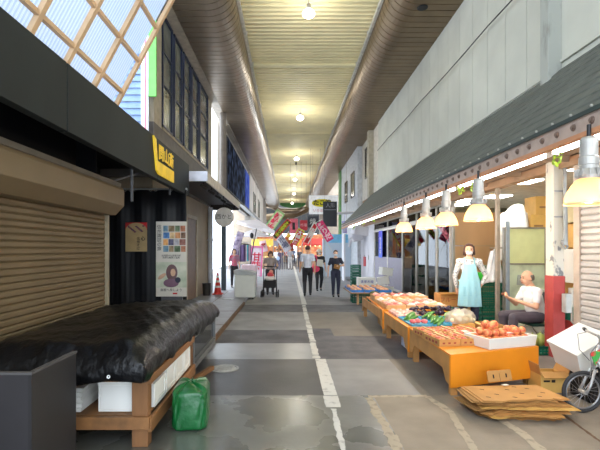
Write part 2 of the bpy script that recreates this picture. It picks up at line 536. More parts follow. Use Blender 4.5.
# neighbour houses beyond the panelled wall
w = MB()
w.box(3.62, 3.9, 19.55, 19.9, 3.4, 7.9, 0)
struct(w.build('wall_pier', mat('beige_pilaster', (178, 170, 150), 0.7)))
w = MB()
w.box(3.85, 4.2, 18.3, 24.0, 4.1, 7.9, 0)
struct(w.build('wall_right', mat('cream_render_wall', (206, 200, 188), 0.75)))
w = MB()
w.box(3.6, 7, 22.6, 29.5, 0.0, 7.9, 0)
struct(w.build('wall_right', mat('pale_blue_grey_wall', (198, 202, 206), 0.7)))
dk_frame = mat('dark_brown_window_frame', (70, 58, 50), 0.5)
pane_dark = glass('dark_glass', (70, 78, 84), 0.25)
rm_dark = mat('dim_room', (54, 54, 54), 0.9)
def window(n, x, y0, y1, z0, z1, side=-1, mull=1, fm=dk_frame, pm=pane_dark, t=0.05):
    b = MB()
    for a, c in ((y0, y0 + t), (y1 - t, y1)): b.box(min(x, x + side * t), max(x, x + side * t), a, c, z0, z1)
    for a, c in ((z0, z0 + t), (z1 - t, z1)): b.box(min(x, x + side * t), max(x, x + side * t), y0, y1, a, c)
    for k in range(mull):
        ym = y0 + (y1 - y0) * (k + 1) / (mull + 1)
        b.box(min(x, x + side * t * .7), max(x, x + side * t * .7), ym - t / 3, ym + t / 3, z0, z1)
    fo = struct(b.build('window_%d' % n, fm))
    p = MB(); p.box(min(x, x + side * 0.015), max(x, x + side * 0.015), y0 + t, y1 - t, z0 + t, z1 - t)
    p.build('pane', mat('window_glass_dark', (112, 116, 108), 0.15, var=0.3, scale=1.5, spec=0.8), fo, world_=True)
    return fo
window(1, 3.85, 20.2, 21.6, 5.1, 6.6, mull=1)
window(2, 3.6, 23.6, 24.8, 4.5, 5.9)
window(3, 3.6, 26.4, 27.5, 4.5, 5.8)
gp = MB(); gp.box(3.55, 3.95, 29.6, 30.9, 0, 7.6)
tag(gp.build('street_post', mat('green_paint', (40, 120, 44), 0.5), bevel=0.02), 'tall bright green steel post beside the pale house on the far side', 'post')
# cable sagging along the wall
cbm = MB(); cbm.tube([(3.7, 4.0 + k, 5.75 - 0.0 * k - 0.03 * math.sin(PI * ((k % 4) / 4))) for k in range(0, 15)], 0.012, 6)
tag(cbm.build('cable', spk, smooth=True), 'thin black cable stretched along the pale panelled wall', 'cable')

# ---------------------------------------------------------------- right awning: slate slope, fascia, orange edge beam
slate_m = mat('slate_shingle', (96, 100, 94), 0.75, var=0.16, scale=7, bump=0.35, bscale=18, stretch=(0.3, 1, 0.3), spec=0.3)
aw = thing('awning', 'long grey shingle awning sloping out over the greengrocer fronts', 'awning', (2.4, 11, 2.5))
b = MB()
rows = 11
y_a, y_b = -2.0, 19.5
for r in range(rows):
    t0, t1 = r / rows, (r + 1.12) / rows
    xa, za = 2.4 + 1.4 * t0, 2.69 + 1.43 * t0
    xb, zb = 2.4 + 1.4 * min(t1, 0.99), 2.69 + 1.43 * min(t1, 0.99)
    b.add([(xa, y_a, za + 0.018), (xa, y_b, za + 0.018), (xb, y_b, zb), (xb, y_a, zb), (xa, y_a, za - 0.01), (xa, y_b, za - 0.01), (xb, y_b, zb - 0.03), (xb, y_a, zb - 0.03)],
          [(0, 1, 2, 3), (7, 6, 5, 4), (0, 4, 5, 1), (3, 2, 6, 7), (0, 3, 7, 4), (1, 5, 6, 2)])
b.build('roof_slope', slate_m, aw, True)
b = MB()
for k in range(0, 86):
    yy = y_a + 0.12 + k * 0.25
    b.ball((2.37, yy, 2.725), 0.013, 8, 6)
b.build('bolt', mat('pale_bolt', (170, 168, 160), 0.4, metal=0.5), aw, True)['kind'] = 'stuff'
b = MB(); b.box(2.365, 2.385, y_a, y_b, 2.675, 2.71)
b.build('drip_edge', mat('dark_green_edge', (38, 52, 48), 0.5), aw, True)
fasc_m = mat('pinkish_grey_fascia', (176, 156, 142), 0.6, var=0.12, scale=8)
b = MB(); b.box(2.385, 2.40, y_a, y_b, 2.545, 2.685); b.box(2.378, 2.39, y_a, y_b, 2.665, 2.68)
b.build('fascia', fasc_m, aw, True)
b = MB()
for k in range(96): b.lathe([(0.0, 0.0), (0.016, 0.0), (0.016, 0.012), (0.028, 0.012), (0.03, 0.016), (0.03, 0.02)], 10, (2.362, y_a + 0.1 + k * 0.22, 2.615), M=Matrix.Rotation(PI / 2, 3, 'Y'), cap=False)
b.build('stud', mat('stud_metal', (120, 100, 88), 0.5, metal=0.3), aw, True)['kind'] = 'stuff'
b = MB(); b.box(2.37, 2.43, y_a, y_b, 2.505, 2.545)
b.build('edge_beam', mat('orange_brown_beam', (196, 138, 98), 0.55, var=0.15, scale=6, stretch=(1, 0.2, 1)), aw, True)
b = MB()
b.add([(2.43, y_a, 2.68), (3.8, y_a, 4.05), (3.8, y_b, 4.05), (2.43, y_b, 2.68)], [(0, 3, 2, 1)])
b.box(2.64, 3.79, y_a, y_b, 2.86, 2.88)
for k in range(-3, 15): b.box(2.56, 3.79, 2.2 + k * 1.2, 2.25 + k * 1.2, 2.78, 2.86)
b.build('soffit', mat('brown_soffit', (150, 126, 104), 0.7), aw, True)
b = MB(); b.tube([(2.5, y_a, 2.66), (2.5, y_b, 2.66)], 0.02, 6); b.tube([(2.47, y_a, 2.62), (2.47, y_b, 2.62)], 0.014, 6)
b.build('conduit', spk, aw, True)

# ---------------------------------------------------------------- right shops: piers, lintel, interior shell
lintel_m = mat('brown_lintel', (150, 118, 88), 0.6, var=0.15, scale=4)
b = MB(); b.box(3.78, 3.95, -2, 22.6, 2.72, 2.84); b.box(3.86, 3.98, -2, 22.6, 2.84, 4.09)
struct(b.build('trim_17', lintel_m))
shopwall_m = mat('shop_inner_wall', (205, 200, 182), 0.8, var=0.06, scale=1.5)
b = MB()
b.box(7.2, 7.3, 5.9, 22, 0, 3.3); b.box(3.95, 7.3, 5.85, 5.95, 0, 2.9)
struct(b.build('wall_shop', shopwall_m))
b = MB(); b.box(3.9, 7.3, 5.9, 22.6, 2.95, 3.05)
struct(b.build('ceiling', mat('white_shop_ceiling', (226, 222, 212), 0.8), world_=True))
b = MB(); b.box(2.98, 7.3, 5.4, 22, 0.0, 0.08)
struct(b.build('floor', mat('shop_floor_concrete', (112, 106, 100), 0.7, var=0.15, scale=3)))
b = MB(); b.box(4.0, 7.2, 14.2, 14.3, 0, 2.95)
struct(b.build('wall_partition', mat('olive_grey_wall', (128, 124, 102), 0.7, var=0.25, scale=1.5)))
# mottled pier with red foot
pier = thing('wall_pier', 'flaking concrete pier with a red painted foot beside the closed shutter', 'pier', (3.79, 6.13, 0))
pier['kind'] = 'structure'
del pier['category']
b = MB(); b.box(3.71, 3.86, 6.03, 6.22, 1.22, 2.84)
b.build('upper_shaft', mat('flaking_paint', (206, 202, 188), 0.85, col2=(122, 124, 126), scale=5, lo=0.6, hi=0.64, stretch=(1.3, 1.3, 0.8)), pier, True, bevel=0.008)
b = MB(); b.box(3.70, 3.87, 6.02, 6.23, 0, 1.22)
b.build('red_foot', mat('dull_red_paint', (168, 62, 58), 0.6, var=0.12, scale=5), pier, True, bevel=0.01)
pm = mat('grey_conduit', (150, 152, 150), 0.45, metal=0.3)
b = MB(); b.tube([(3.83, 5.97, 1.65), (3.83, 5.97, 2.84)], 0.022, 8); b.tube([(3.87, 5.985, 1.6), (3.86, 5.98, 2.1), (3.84, 5.985, 2.84)], 0.012, 6)
b.box(3.8, 3.86, 5.95, 6.0, 1.66, 1.7); b.box(3.71, 3.86, 6.0, 6.03, 2.04, 2.06); b.box(3.71, 3.86, 6.0, 6.03, 2.4, 2.42)
b.tube([(3.8, 5.98, 1.72), (3.78, 5.96, 1.68), (3.82, 5.94, 1.6), (3.87, 5.96, 1.64)], 0.012, 6)
b.build('conduit', pm, pier, True)
jb = thing('junction_box', 'grey electric switch box mounted on the red foot of the pier', 'switch box', (3.86, 5.93, 0.75))
b = MB(); b.box(3.8, 3.88, 5.9, 6.0, 0.72, 0.98); b.build('housing', mat('pale_grey_plastic', (176, 178, 172), 0.45), jb, True, bevel=0.01)
b = MB(); b.box(3.89, 3.93, 5.92, 5.99, 0.8, 1.06); b.tube([(3.91, 5.95, 0.8), (3.91, 5.95, 0.6), (3.96, 5.97, 0.55)], 0.012, 6); b.build('plug', mat('pale_grey_plastic2', (186, 184, 172), 0.45), jb, True)

# closed shutter on the near right
shut_m = mat('dull_white_shutter', (186, 182, 178), 0.5, metal=0.1, var=0.1, scale=3)
def shutter(name, label, X, y0, y1, z0, z1, side, m, pitch, gm, pr=0.014):
    t = thing(name, label, 'shutter', (X, (y0 + y1) / 2, z0))
    b = MB(); pr_ = []; z = z0
    while z < z1:
        pr_ += [(X, z), (X + side * pr, z + pitch * 0.25), (X + side * pr, z + pitch * 0.75), (X, z + pitch * 0.96), (X - side * 0.01, z + pitch * 0.98)]
        z += pitch
    vv = []; ff = []
    for i, (x, z) in enumerate(pr_):
        vv += [(x, y0, z), (x, y1, z)]
        if i: ff.append((2 * i - 2, 2 * i - 1, 2 * i + 1, 2 * i))
    b.add(vv, ff); b.box(min(X - side * 0.02, X - side * 0.05), max(X - side * 0.02, X - side * 0.05), y0, y1, z0, z1)
    b.build('slat_curtain', m, t, True, fix=False)
    return t
sh = shutter('roller_shutter', 'closed pale roller shutter right of the red and white pier', 3.86, -1.0, 5.66, 0.0, 2.72, -1, shut_m, 0.085, None, 0.02)
b = MB(); b.box(3.82, 3.9, 5.66, 5.78, 0, 2.72); b.build('guide_rail', mat('beige_rail', (178, 162, 146), 0.5), sh, True, bevel=0.005)
# ---------------------------------------------------------------- LEFT: near shop
beige_sh = mat('beige_shutter', (112, 95, 68), 0.5, metal=0.15, var=0.08, scale=2)
blk = mat('near_black', (10, 11, 15), 0.85, spec=0.2)
navy_cloth = mat('black_vinyl_curtain', (10, 12, 18), 0.6, var=0.3, scale=3)
sh2 = shutter('roller_shutter', 'long beige roller shutter closed behind the black tarpaulin', -2.75, -2.0, 6.4, 0.0, 2.12, 1, beige_sh, 0.07, None)
b = MB(); b.prism([(-2.85, 2.5), (-2.47, 2.5), (-2.45, 2.46), (-2.45, 2.24), (-2.58, 2.1), (-2.85, 2.1)], -2.0, 6.4); b.build('shutter_box', mat('beige_box', (110, 93, 66), 0.45, var=0.06, scale=2), sh2, True, bevel=0.006)
b = MB(); b.box(-2.80, -2.70, 6.4, 6.46, 0, 2.12); b.build('guide_rail', mat('rail_beige', (150, 140, 118), 0.5), sh2, True)
b = MB(); b.box(-2.5, -2.46, 1.0, 6.3, 2.5, 2.56); b.build('top_rail', mat('top_rail_brown', (84, 76, 64), 0.6), sh2, True)
b = MB()
b.box(-4.1, -4.0, 6.5, 9.3, 0, 3.5); b.box(-3.3, -3.2, 0.5, 6.5, 0, 3.5); b.box(-4.0, -3.2, 6.46, 6.5, 0, 3.4)
b.box(-3.2, -2.85, -3, 6.46, 0, 2.5); b.box(-3.3, -3.2, -3, 0.5, 0, 3.5)
b.box(-4.0, -2.32, 0.5, 9.2, 3.3, 3.36)
b.box(-3.2, -2.9, 6.46, 6.5, 2.1, 3.3)
struct(b.build('wall_left', blk))
# fascia sign
fas_m = mat('dark_green_grey_metal', (27, 34, 34), 0.55, metal=0.0, spec=0.3, var=0.2, scale=1.5, stretch=(1, 1, 0.4))
fs = thing('sign_board', 'long dark grey green fascia sign board with a yellow emblem at its far end', 'sign', (-2.25, 6, 2.77))
b = MB(); b.box(-2.3, -2.2, -2.0, 4.26, 2.77, 3.45); b.box(-2.3, -2.2, 4.275, 7.2, 2.77, 3.45); b.box(-2.3, -2.2, 7.21, 9.46, 2.77, 3.45); b.box(-2.32, -2.22, 1.0, 9.44, 2.78, 3.44)
b.build('panel', fas_m, fs, True, bevel=0.004)
yel = mat('glowing_yellow_sign_paint', (222, 186, 44), 0.5, emit=0.15)  # emblem and letters get a faint glow of their own, no lamp
b = MB()
b.prism([(6.92, 3.43), (7.04, 3.40), (7.12, 3.06), (8.12, 3.06), (8.12, 2.85), (7.2, 2.85), (7.08, 2.9)], -2.2, -2.17, axis='x')
b.build('emblem', yel, fs, True)
text('問山斎', 0.27, (-2.18, 7.66, 3.22), FROMLEFT, yel, fs, sx=1.15, bold=0.008)
for a, c in (((-2.25, 4.3, 2.77), (-2.25, 4.3, 3.4)), ((-2.3, 6.3, 2.3), (-2.3, 6.3, 3.3)), ((-2.3, 8.3, 2.65), (-2.3, 8.3, 3.3)), ((-2.3, 7.1, 2.9), (-3.0, 6.4, 2.5))):
    b = MB(); b.bar(a, c, 0.03); b.build('bracket', mat('grey_steel', (90, 90, 92), 0.5, metal=0.5), fs, True)
# black curtain with posters
cu = thing('curtain', 'black vinyl curtain hung across the side passage behind the posters', 'curtain', (-3.0, 9.15, 0))
b = MB()
b.grid(60, 6, lambda u, v: (-3.85 + 1.68 * u, 9.12 + 0.03 * math.sin(u * 22 + v * 1.5) * (0.4 + 0.6 * v) + 0.004 * math.sin(u * 97), 0.05 + 2.8 * v))
b.build('cloth', navy_cloth, cu, True, smooth=True, fix=False, solid=0.004)
b = MB(); b.tube([(-3.85, 9.12, 2.87), (-2.17, 9.12, 2.87)], 0.02, 8); b.build('rod', pm, cu, True)
b = MB()
for k in range(16): b.tube([(-3.8 + k * 0.108 + 0.03 * math.cos(g), 9.12, 2.86 + 0.035 * math.sin(g)) for g in [2 * PI * j / 10 for j in range(10)]], 0.005, 5, closed=True)
b.build('ring', pm, cu, True)
paper = mat('poster_paper', (214, 210, 200), 0.6, var=0.04, scale=2)
black_ink = mat('black_ink', (28, 26, 28), 0.6)
red_ink = mat('red_ink', (190, 40, 44), 0.6)
# tall poster board
po = thing('poster', 'tall white travel poster with photo grid, standing against the black curtain', 'poster', (-2.5, 8.95, 0.55))
def pz(py, Y): return EYE - (py - CY) * Y / F
def px_(px, Y): return (px - CX) * Y / F
PY = 8.95
x0, x1 = px_(156, PY), px_(186.5, PY); z0, z1 = pz(296.5, PY), pz(221.5, PY)
b = MB(); b.box(x0, x1, PY, PY + 0.03, z0, z1); b.build('panel', paper, po, True)
b = MB(); b.box(x0 + 0.1, x1 - 0.1, PY + 0.03, PY + 0.12, 0, z1 - 0.4); b.build('stand', mat('grey_steel2', (80, 80, 84), 0.5), po, True)
b = MB()
cols = [(86, 120, 140), (120, 100, 70), (70, 90, 60), (150, 90, 60), (60, 110, 170), (190, 160, 110), (170, 110, 60), (90, 60, 40), (200, 140, 70), (60, 60, 90), (150, 150, 160), (110, 60, 50)]
mm = [mat('photo_print_%d' % i, c, 0.4, col2=tuple(min(255, v + 50) for v in c), scale=9) for i, c in enumerate(cols)]
W, Hh = x1 - x0, z1 - z0
k = 0
for r in range(4):
    xx = 0.24
    for c in range(4):
        wd = (0.15, 0.2, 0.15, 0.17)[(c + r) % 4]
        if xx + wd > 0.97: wd = 0.96 - xx
        b.box(x0 + xx * W, x0 + (xx + wd) * W, PY - 0.004, PY + 0.001, z1 - (0.045 + (r + 1) * 0.09) * Hh, z1 - (0.055 + r * 0.09) * Hh, k % 12); k += 1
        xx += wd + 0.02
b.build('photo_grid', mm, po, True)
b = MB()
b.box(x0, x1, PY - 0.004, PY + 0.001, z0 + 0.12 * Hh, z0 + 0.46 * Hh)
b.build('portrait_photo', mat('portrait_green', (170, 184, 160), 0.4, col2=(214, 216, 200), scale=4), po, True)
b = MB()
b.ball((x0 + 0.52 * W, PY - 0.006, z0 + 0.32 * Hh), (0.12, 0.006, 0.17), 14, 10, 0)
b.ball((x0 + 0.56 * W, PY - 0.010, z0 + 0.32 * Hh), (0.055, 0.006, 0.08), 14, 10, 1)
b.ball((x0 + 0.5 * W, PY - 0.010, z0 + 0.18 * Hh), (0.16, 0.006, 0.09), 14, 10, 2)
b.ball((x0 + 0.2 * W, PY - 0.008, z0 + 0.27 * Hh), (0.1, 0.006, 0.04), 14, 10, 1, Matrix.Rotation(-0.6, 3, 'Y'))
b.ball((x0 + 0.72 * W, PY - 0.012, z0 + 0.22 * Hh), (0.06, 0.006, 0.06), 14, 10, 3)
b.build('portrait_figure', [mat('print_hair', (110, 84, 88), 0.5), mat('print_skin', (206, 168, 140), 0.5), mat('print_mauve', (120, 90, 110), 0.5), mat('print_dark', (44, 48, 66), 0.5)], po, True)
text('\n'.join('信州諏訪の旅'), 0.095, (x0 + 0.11 * W, PY - 0.004, z1 - 0.22 * Hh), TOCAM, black_ink, po)
text('自然豊かな高原の町\n四季の風景と温泉', 0.045, (x0 + 0.5 * W, PY - 0.004, z0 + 0.53 * Hh), TOCAM, black_ink, po)
text('高原へ旅しよう', 0.065, (x0 + 0.5 * W, PY - 0.004, z0 + 0.085 * Hh), TOCAM, black_ink, po)
b = MB(); b.box(x0 + 0.55 * W, x0 + 0.7 * W, PY - 0.004, PY, z0 + 0.03 * Hh, z0 + 0.05 * Hh); b.build('red_mark', red_ink, po, True)
# small poster
p2 = thing('poster', 'small tan paper poster with red corners pinned on the black curtain', 'poster', (-3.2, 9.0, 1.7))
PY = 9.03
x0, x1 = px_(125.5, PY), px_(147, PY); z0, z1 = pz(251.5, PY), pz(222.5, PY); W, Hh = x1 - x0, z1 - z0
tan_paper = mat('tan_paper', (176, 152, 108), 0.7, var=0.08)
b = MB(); b.box(x0, x1, PY, PY + 0.006, z0, z1); b.build('panel', tan_paper, p2, True)
b = MB(); b.box(x0, x1, PY - 0.002, PY, z1 - 0.25 * Hh, z1); b.build('red_band', red_ink, p2, True)
b = MB(); b.prism([(x0 + W / 2 + W * 0.49 * math.cos(PI * k / 20), z1 - 0.26 * Hh + 0.25 * Hh * math.sin(PI * k / 20)) for k in range(21)], PY - 0.004, PY - 0.002); b.build('arch', tan_paper, p2, True)
b = MB()
for k in range(34): b.ball((x0 + W * (0.14 + 0.72 * ((k * 37) % 34) / 33), PY - 0.006, z1 - Hh * (0.12 + 0.2 * ((k * 13) % 11) / 10)), (0.018, 0.003, 0.016), 8, 6)
b.build('berry_print', mat('berry_print', (120, 66, 76), 0.5, col2=(84, 60, 90), scale=30), p2, True)
text('\n'.join('信州そば'), 0.072, (x0 + 0.6 * W, PY - 0.004, z0 + 0.27 * Hh), TOCAM, black_ink, p2)
text('心', 0.1, (x0 + 0.82 * W, PY - 0.004, z0 + 0.44 * Hh), TOCAM, black_ink, p2, bold=0.002)

# lattice glazing above the fascia
wood_m = mat('light_timber', (214, 178, 136), 0.55, var=0.1, scale=5, stretch=(1, 0.3, 1))
poly_m = sheet('corrugated_polycarbonate', (158, 167, 182), clear=0.06, gloss=0.03, var=0.03, diff=0.1)
gl = thing('glazed_screen', 'leaning timber lattice screen of corrugated clear sheets above the dark fascia', 'glazed screen', (-2.2, 4, 3.45))
du, dz = 0.72, 1.35
def LP(y, t, off=0.0):
    n = Vector((dz, 0, -du)).normalized() * off
    return (-2.2 + du * t + n.x, y, 3.45 + dz * t + n.z)
b = MB()
ys_ = [2.0, 2.57, 3.16, 3.75, 4.36, 4.98, 5.62]
nn = int((5.5 - 1.9) / 0.012)
vv = []; ff = []
for i in range(nn + 1):
    y = 2.0 + i * (3.6 / nn)
    o_ = 0.006 * math.sin(i * PI / 2)
    vv += [LP(y, -0.05, -0.12 + o_), LP(y, 1.45, -0.12 + o_)]
    if i: ff.append((2 * i - 2, 2 * i - 1, 2 * i + 1, 2 * i))
for q in range(len(ff)): b.m.append(1 if (q // 2) % 2 else 0)
b.v += vv; b.f += ff
b.build('corrugated_sheet', [poly_m, sheet('corrugated_polycarbonate_shaded', (138, 149, 168), clear=0.05, gloss=0.03, var=0.03, diff=0.1)], gl, True, fix=False)  # darker copy on alternate ribs, ridge shading put into the sheet colour
for y in ys_:
    b = MB(); b.bar(LP(y, -0.06, -0.07), LP(y, 1.5, -0.07), 0.05, 0.06, up=(0, 1, 0)); b.build('stile', wood_m, gl, True, bevel=0.003)
for t in (0.12, 0.42, 0.74, 1.06, 1.38):
    b = MB(); b.bar(LP(1.95, t, -0.075), LP(5.62, t, -0.075), 0.045, 0.05); b.build('rail', wood_m, gl, True, bevel=0.003)
# side screens of coloured sheet further back
b = MB()
cs = [(-3.85, -3.05, 0), (-3.05, -2.98, 1), (-2.98, -2.94, 2), (-2.94, -2.9, 1), (-2.9, -2.74, 3)]
sc_ = thing('siding_panel', 'pale blue lapped siding with pink, white and green strips above the fascia', 'siding', (-3.2, 8.9, 3.5))
for (a, c, mi) in cs:
    q = MB()
    if mi == 0:
        z = 3.4
        while z < 6.6:
            q.add([(a, 8.9, z), (c, 8.9, z), (c, 8.93, z + 0.14), (a, 8.93, z + 0.14)], [(0, 1, 2, 3)]); z += 0.14
    else: q.box(a, c, 8.86, 8.9, 3.5 if mi != 3 else 4.75, 6.6)
    q.build(['siding', 'white_strip', 'pink_strip', 'green_strip'][mi], [mat('pale_blue_siding', (120, 146, 186), 0.5, var=0.1), mat('white_strip', (225, 232, 240), 0.5), mat('pink_strip', (226, 120, 140), 0.5), mat('green_strip', (110, 214, 90), 0.5)][mi], sc_, True, fix=False)

# second building
b = MB()
b.box(-7, -2.86, 9.1, 15.9, 3.15, 4.3, 0); b.box(-7, -2.86, 9.1, 9.65, 4.3, 7.1, 1); b.box(-7, -2.86, 15.2, 15.9, 4.3, 7.1, 1); b.box(-7, -3.1, 9.6, 15.3, 4.3, 7.1, 0)
b.box(-2.95, -2.6, 5.2, 18.6, 7.0, 7.25, 2)
struct(b.build('wall_left', [mat('taupe_band', (100, 94, 90), 0.6), mat('beige_corner', (176, 166, 146), 0.65), mat('pale_eave', (190, 180, 166), 0.6)]))
navy = mat('navy_window_frame', (34, 44, 72), 0.45)
k = 4
for y0, y1 in ((9.7, 10.55), (10.7, 11.5), (11.65, 12.5), (12.65, 13.6), (13.75, 15.15)):
    fo = window(k, -2.9, y0, y1, 4.35, 6.95, side=1, mull=0, fm=navy, t=0.06); k += 1
    b = MB(); b.box(-2.9, -2.86, y0, y1, 5.35, 5.39); b.box(-2.9, -2.86, y0, y1, 6.1, 6.14); b.build('transom', navy, fo, True)
b = MB(); b.box(-2.92, -2.84, 9.7, 15.2, 4.3, 4.37); struct(b.build('trim_18', mat('window_sill_beige', (160, 150, 130), 0.5)))
# ground floor of the second shop
b = MB()
b.box(-7, -2.95, 9.3, 15.9, 0.0, 3.15)
struct(b.build('wall_left', mat('beige_shopfront', (158, 142, 118), 0.65, var=0.08, scale=2)))
dd = MB(); dd.box(-2.95, -2.9, 12.2, 13.4, 0.1, 2.5)
do = struct(dd.build('door_1', mat('brown_door', (116, 92, 74), 0.5)))
b = MB(); b.box(-2.95, -2.87, 12.1, 12.2, 0.1, 2.6); b.box(-2.95, -2.87, 13.4, 13.5, 0.1, 2.6); b.box(-2.95, -2.87, 12.1, 13.5, 2.5, 2.6); b.build('door_frame', mat('pale_wood_frame', (170, 156, 134), 0.5), do, True)
b = MB(); b.tube([(-2.85, 15.6, 0), (-2.85, 15.6, 3.1)], 0.09, 12); b.box(-2.95, -2.75, 15.5, 15.7, 1.9, 1.95)
tag(b.build('drainpipe', mat('pale_pipe', (180, 186, 196), 0.4), smooth=False), 'pale grey drainpipe on the corner beside the round sign', 'drainpipe')
# canopy
ca = thing('canopy', 'flat canopy with white end panel and spotlights over the beige shopfront', 'canopy', (-2.3, 12, 3.1))
b = MB(); b.box(-2.9, -1.8, 9.55, 15.8, 3.24, 3.3); b.box(-1.84, -1.8, 9.55, 15.8, 3.08, 3.24); b.build('deck', mat('canopy_beige', (214, 204, 188), 0.5), ca, True)
b = MB(); b.box(-2.32, -1.8, 9.49, 9.55, 3.1, 3.32); b.build('end_panel', mat('white_end_panel', (196, 200, 212), 0.45), ca, True, bevel=0.005)
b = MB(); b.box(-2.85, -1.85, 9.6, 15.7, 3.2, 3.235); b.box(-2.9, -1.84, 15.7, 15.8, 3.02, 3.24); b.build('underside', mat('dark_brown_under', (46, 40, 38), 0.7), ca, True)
for k in range(6):
    sp_ = MB(); y = 10.1 + k * 1.0
    sp_.tube([(-2.0, y, 3.2), (-2.0, y, 3.12)], 0.012, 6); sp_.tube([(-2.06, y - 0.05, 3.09), (-1.96, y + 0.07, 3.04)], [0.03, 0.045], 10)
    tag(sp_.build('spotlight', spk), 'small black spotlight under the canopy edge', 'spotlight', 'spotlights under the canopy')
# round sign
rs = thing('round_sign', 'round pale grey hanging shop sign with dark hand lettering', 'sign', (-1.81, 12, 2.49))
b = MB(); b.lathe([(0.0, -0.035), (0.255, -0.035), (0.268, -0.02), (0.268, 0.02), (0.255, 0.035), (0.0, 0.035)], 36, (-1.81, 12, 2.49), M=Matrix.Rotation(PI / 2, 3, 'X'), cap=False); b.build('disc', mat('sign_grey', (178, 176, 172), 0.5), rs, True)
text('西かと', 0.15, (-1.81, 11.96, 2.49), TOCAM, black_ink, rs)
b = MB(); b.tube([(-1.82, 12, 2.75), (-1.82, 12, 3.08)], 0.012, 6); b.build('hanger', spk, rs, True)

# platform beside the left shops
b = MB(); b.box(-2.95, -1.32, 6.9, 15.5, 0, 0.07, 0); b.box(-1.32, -1.27, 6.9, 12.4, 0, 0.075, 1); b.box(-2.2, -2.18, 6.9, 15.5, 0.07, 0.072, 1)
b.box(-2.95, -1.32, 8.7, 8.72, 0.07, 0.072, 1); b.box(-2.95, -1.32, 10.6, 10.62, 0.07, 0.072, 1)
struct(b.build('floor', [tile_grey, rust]))
mh = MB(); mh.lathe([(0.0, 0.0), (0.19, 0), (0.19, 0.008), (0.165, 0.008), (0.16, 0.003), (0.145, 0.003), (0.14, 0.008), (0, 0.008)], 32, (-0.86, 5.75, 0.0))
for k in range(5): mh.box(-0.96, -0.76, 5.68 + k * 0.035, 5.69 + k * 0.035, 0.008, 0.011)
tag(mh.build('manhole_cover', mat('manhole_iron', (150, 150, 146), 0.5, var=0.15, scale=20)), 'small round drain cover in the dark wet pavement', 'manhole cover')

# beyond the second building, left
w = MB(); w.tube([(-2.62, 17.1, 3.3), (-2.62, 17.1, 7.05)], 0.13, 12)
tag(w.build('roof_column', mat('grey_brown_column', (120, 112, 106), 0.5), smooth=False), 'grey brown steel column in the bright gap under the roof cladding', 'column')
w = MB(); w.box(-3.1, -2.85, 18.5, 30, 3.9, 6.95); w.box(-3.1, -2.75, 30, 46, 3.6, 6.95); w.box(-3.1, -2.75, 36, 46, 0, 3.6); w.box(-3.1, -2.6, 18.6, 46, 6.95, 7.15)
struct(w.build('wall_left', mat('grey_mid_wall', (160, 152, 142), 0.7, var=0.2, scale=0.7)))
mu = thing('mural_banner', 'huge dark blue and black picture banner hung high on the left wall', 'banner', (-2.75, 24, 4.25))
w = MB(); w.box(-2.8, -2.72, 18.9, 29.4, 4.25, 6.6); w.build('frame', mat('banner_dark', (40, 42, 52), 0.6), mu, True)
w = MB(); w.box(-2.72, -2.7, 19.0, 26.6, 4.3, 6.55); w.build('picture', mat('banner_picture', (16, 20, 36), 0.95, spec=0.05, col2=(78, 98, 140), scale=2.2, lo=0.45, hi=0.7), mu, True)
w = MB(); w.box(-2.72, -2.7, 26.6, 29.3, 4.3, 6.55); w.build('blue_picture', mat('banner_blue', (28, 60, 170), 0.95, spec=0.05, col2=(90, 110, 190), scale=2), mu, True)
w = MB(); w.prism([(-2.84, 4.15), (-1.95, 3.55), (-1.95, 3.47), (-2.85, 4.05)], 18.7, 30.5)
tag(w.build('awning', mat('dark_olive_awning', (84, 82, 76), 0.6)), 'dark fabric awning below the big blue banner', 'awning')
for (y, s) in ((33, 1), (38, 2)):
    window(8 + s, -2.75, y, y + 2.2, 4.4, 6.0, side=1, fm=mat('grey_window_frame', (110, 106, 100), 0.5))
# ---------------------------------------------------------------- left counter under tarpaulin
wood_c = mat('weathered_pine', (128, 88, 50), 0.65, var=0.3, scale=6, stretch=(1, 0.2, 1), bump=0.1)
wood_z = mat('weathered_pine_posts', (126, 86, 50), 0.65, var=0.3, scale=6, stretch=(1, 1, 0.15), bump=0.1)
ct = thing('market_counter', 'rough pine framed market counter under the black tarpaulin', 'counter', (-1.9, 4.3, 0))
for x in (-1.27, -2.55):
    for y in (3.47, 5.0):
        b = MB(); b.box(x, x + 0.13, y, y + 0.1, 0, 0.535); b.build('post', wood_z, ct, True, bevel=0.005)
b = MB(); b.box(-2.6, -1.13, 3.44, 3.48, 0.535, 0.57); b.box(-1.17, -1.12, 3.48, 5.1, 0.5, 0.57); b.box(-2.6, -2.55, 3.48, 5.1, 0.5, 0.57); b.build('top_rail', wood_c, ct, True, bevel=0.004)
b = MB(); b.box(-2.55, -1.12, 3.43, 3.47, 0.155, 0.255); b.build('front_rail', wood_c, ct, True, bevel=0.004)
b = MB(); b.box(-1.14, -1.11, 3.47, 5.1, 0.12, 0.235); b.build('side_rail', wood_c, ct, True, bevel=0.004)
b = MB(); b.box(-2.55, -1.16, 3.5, 5.05, 0.225, 0.25); b.build('shelf_board', wood_c, ct, True)
b = MB(); b.box(-2.6, -1.14, 3.46, 5.1, 0.57, 0.59); b.build('top_board', wood_c, ct, True)
foam = mat('white_polystyrene', (224, 224, 218), 0.6, var=0.03, scale=3)
foam_dim = foam
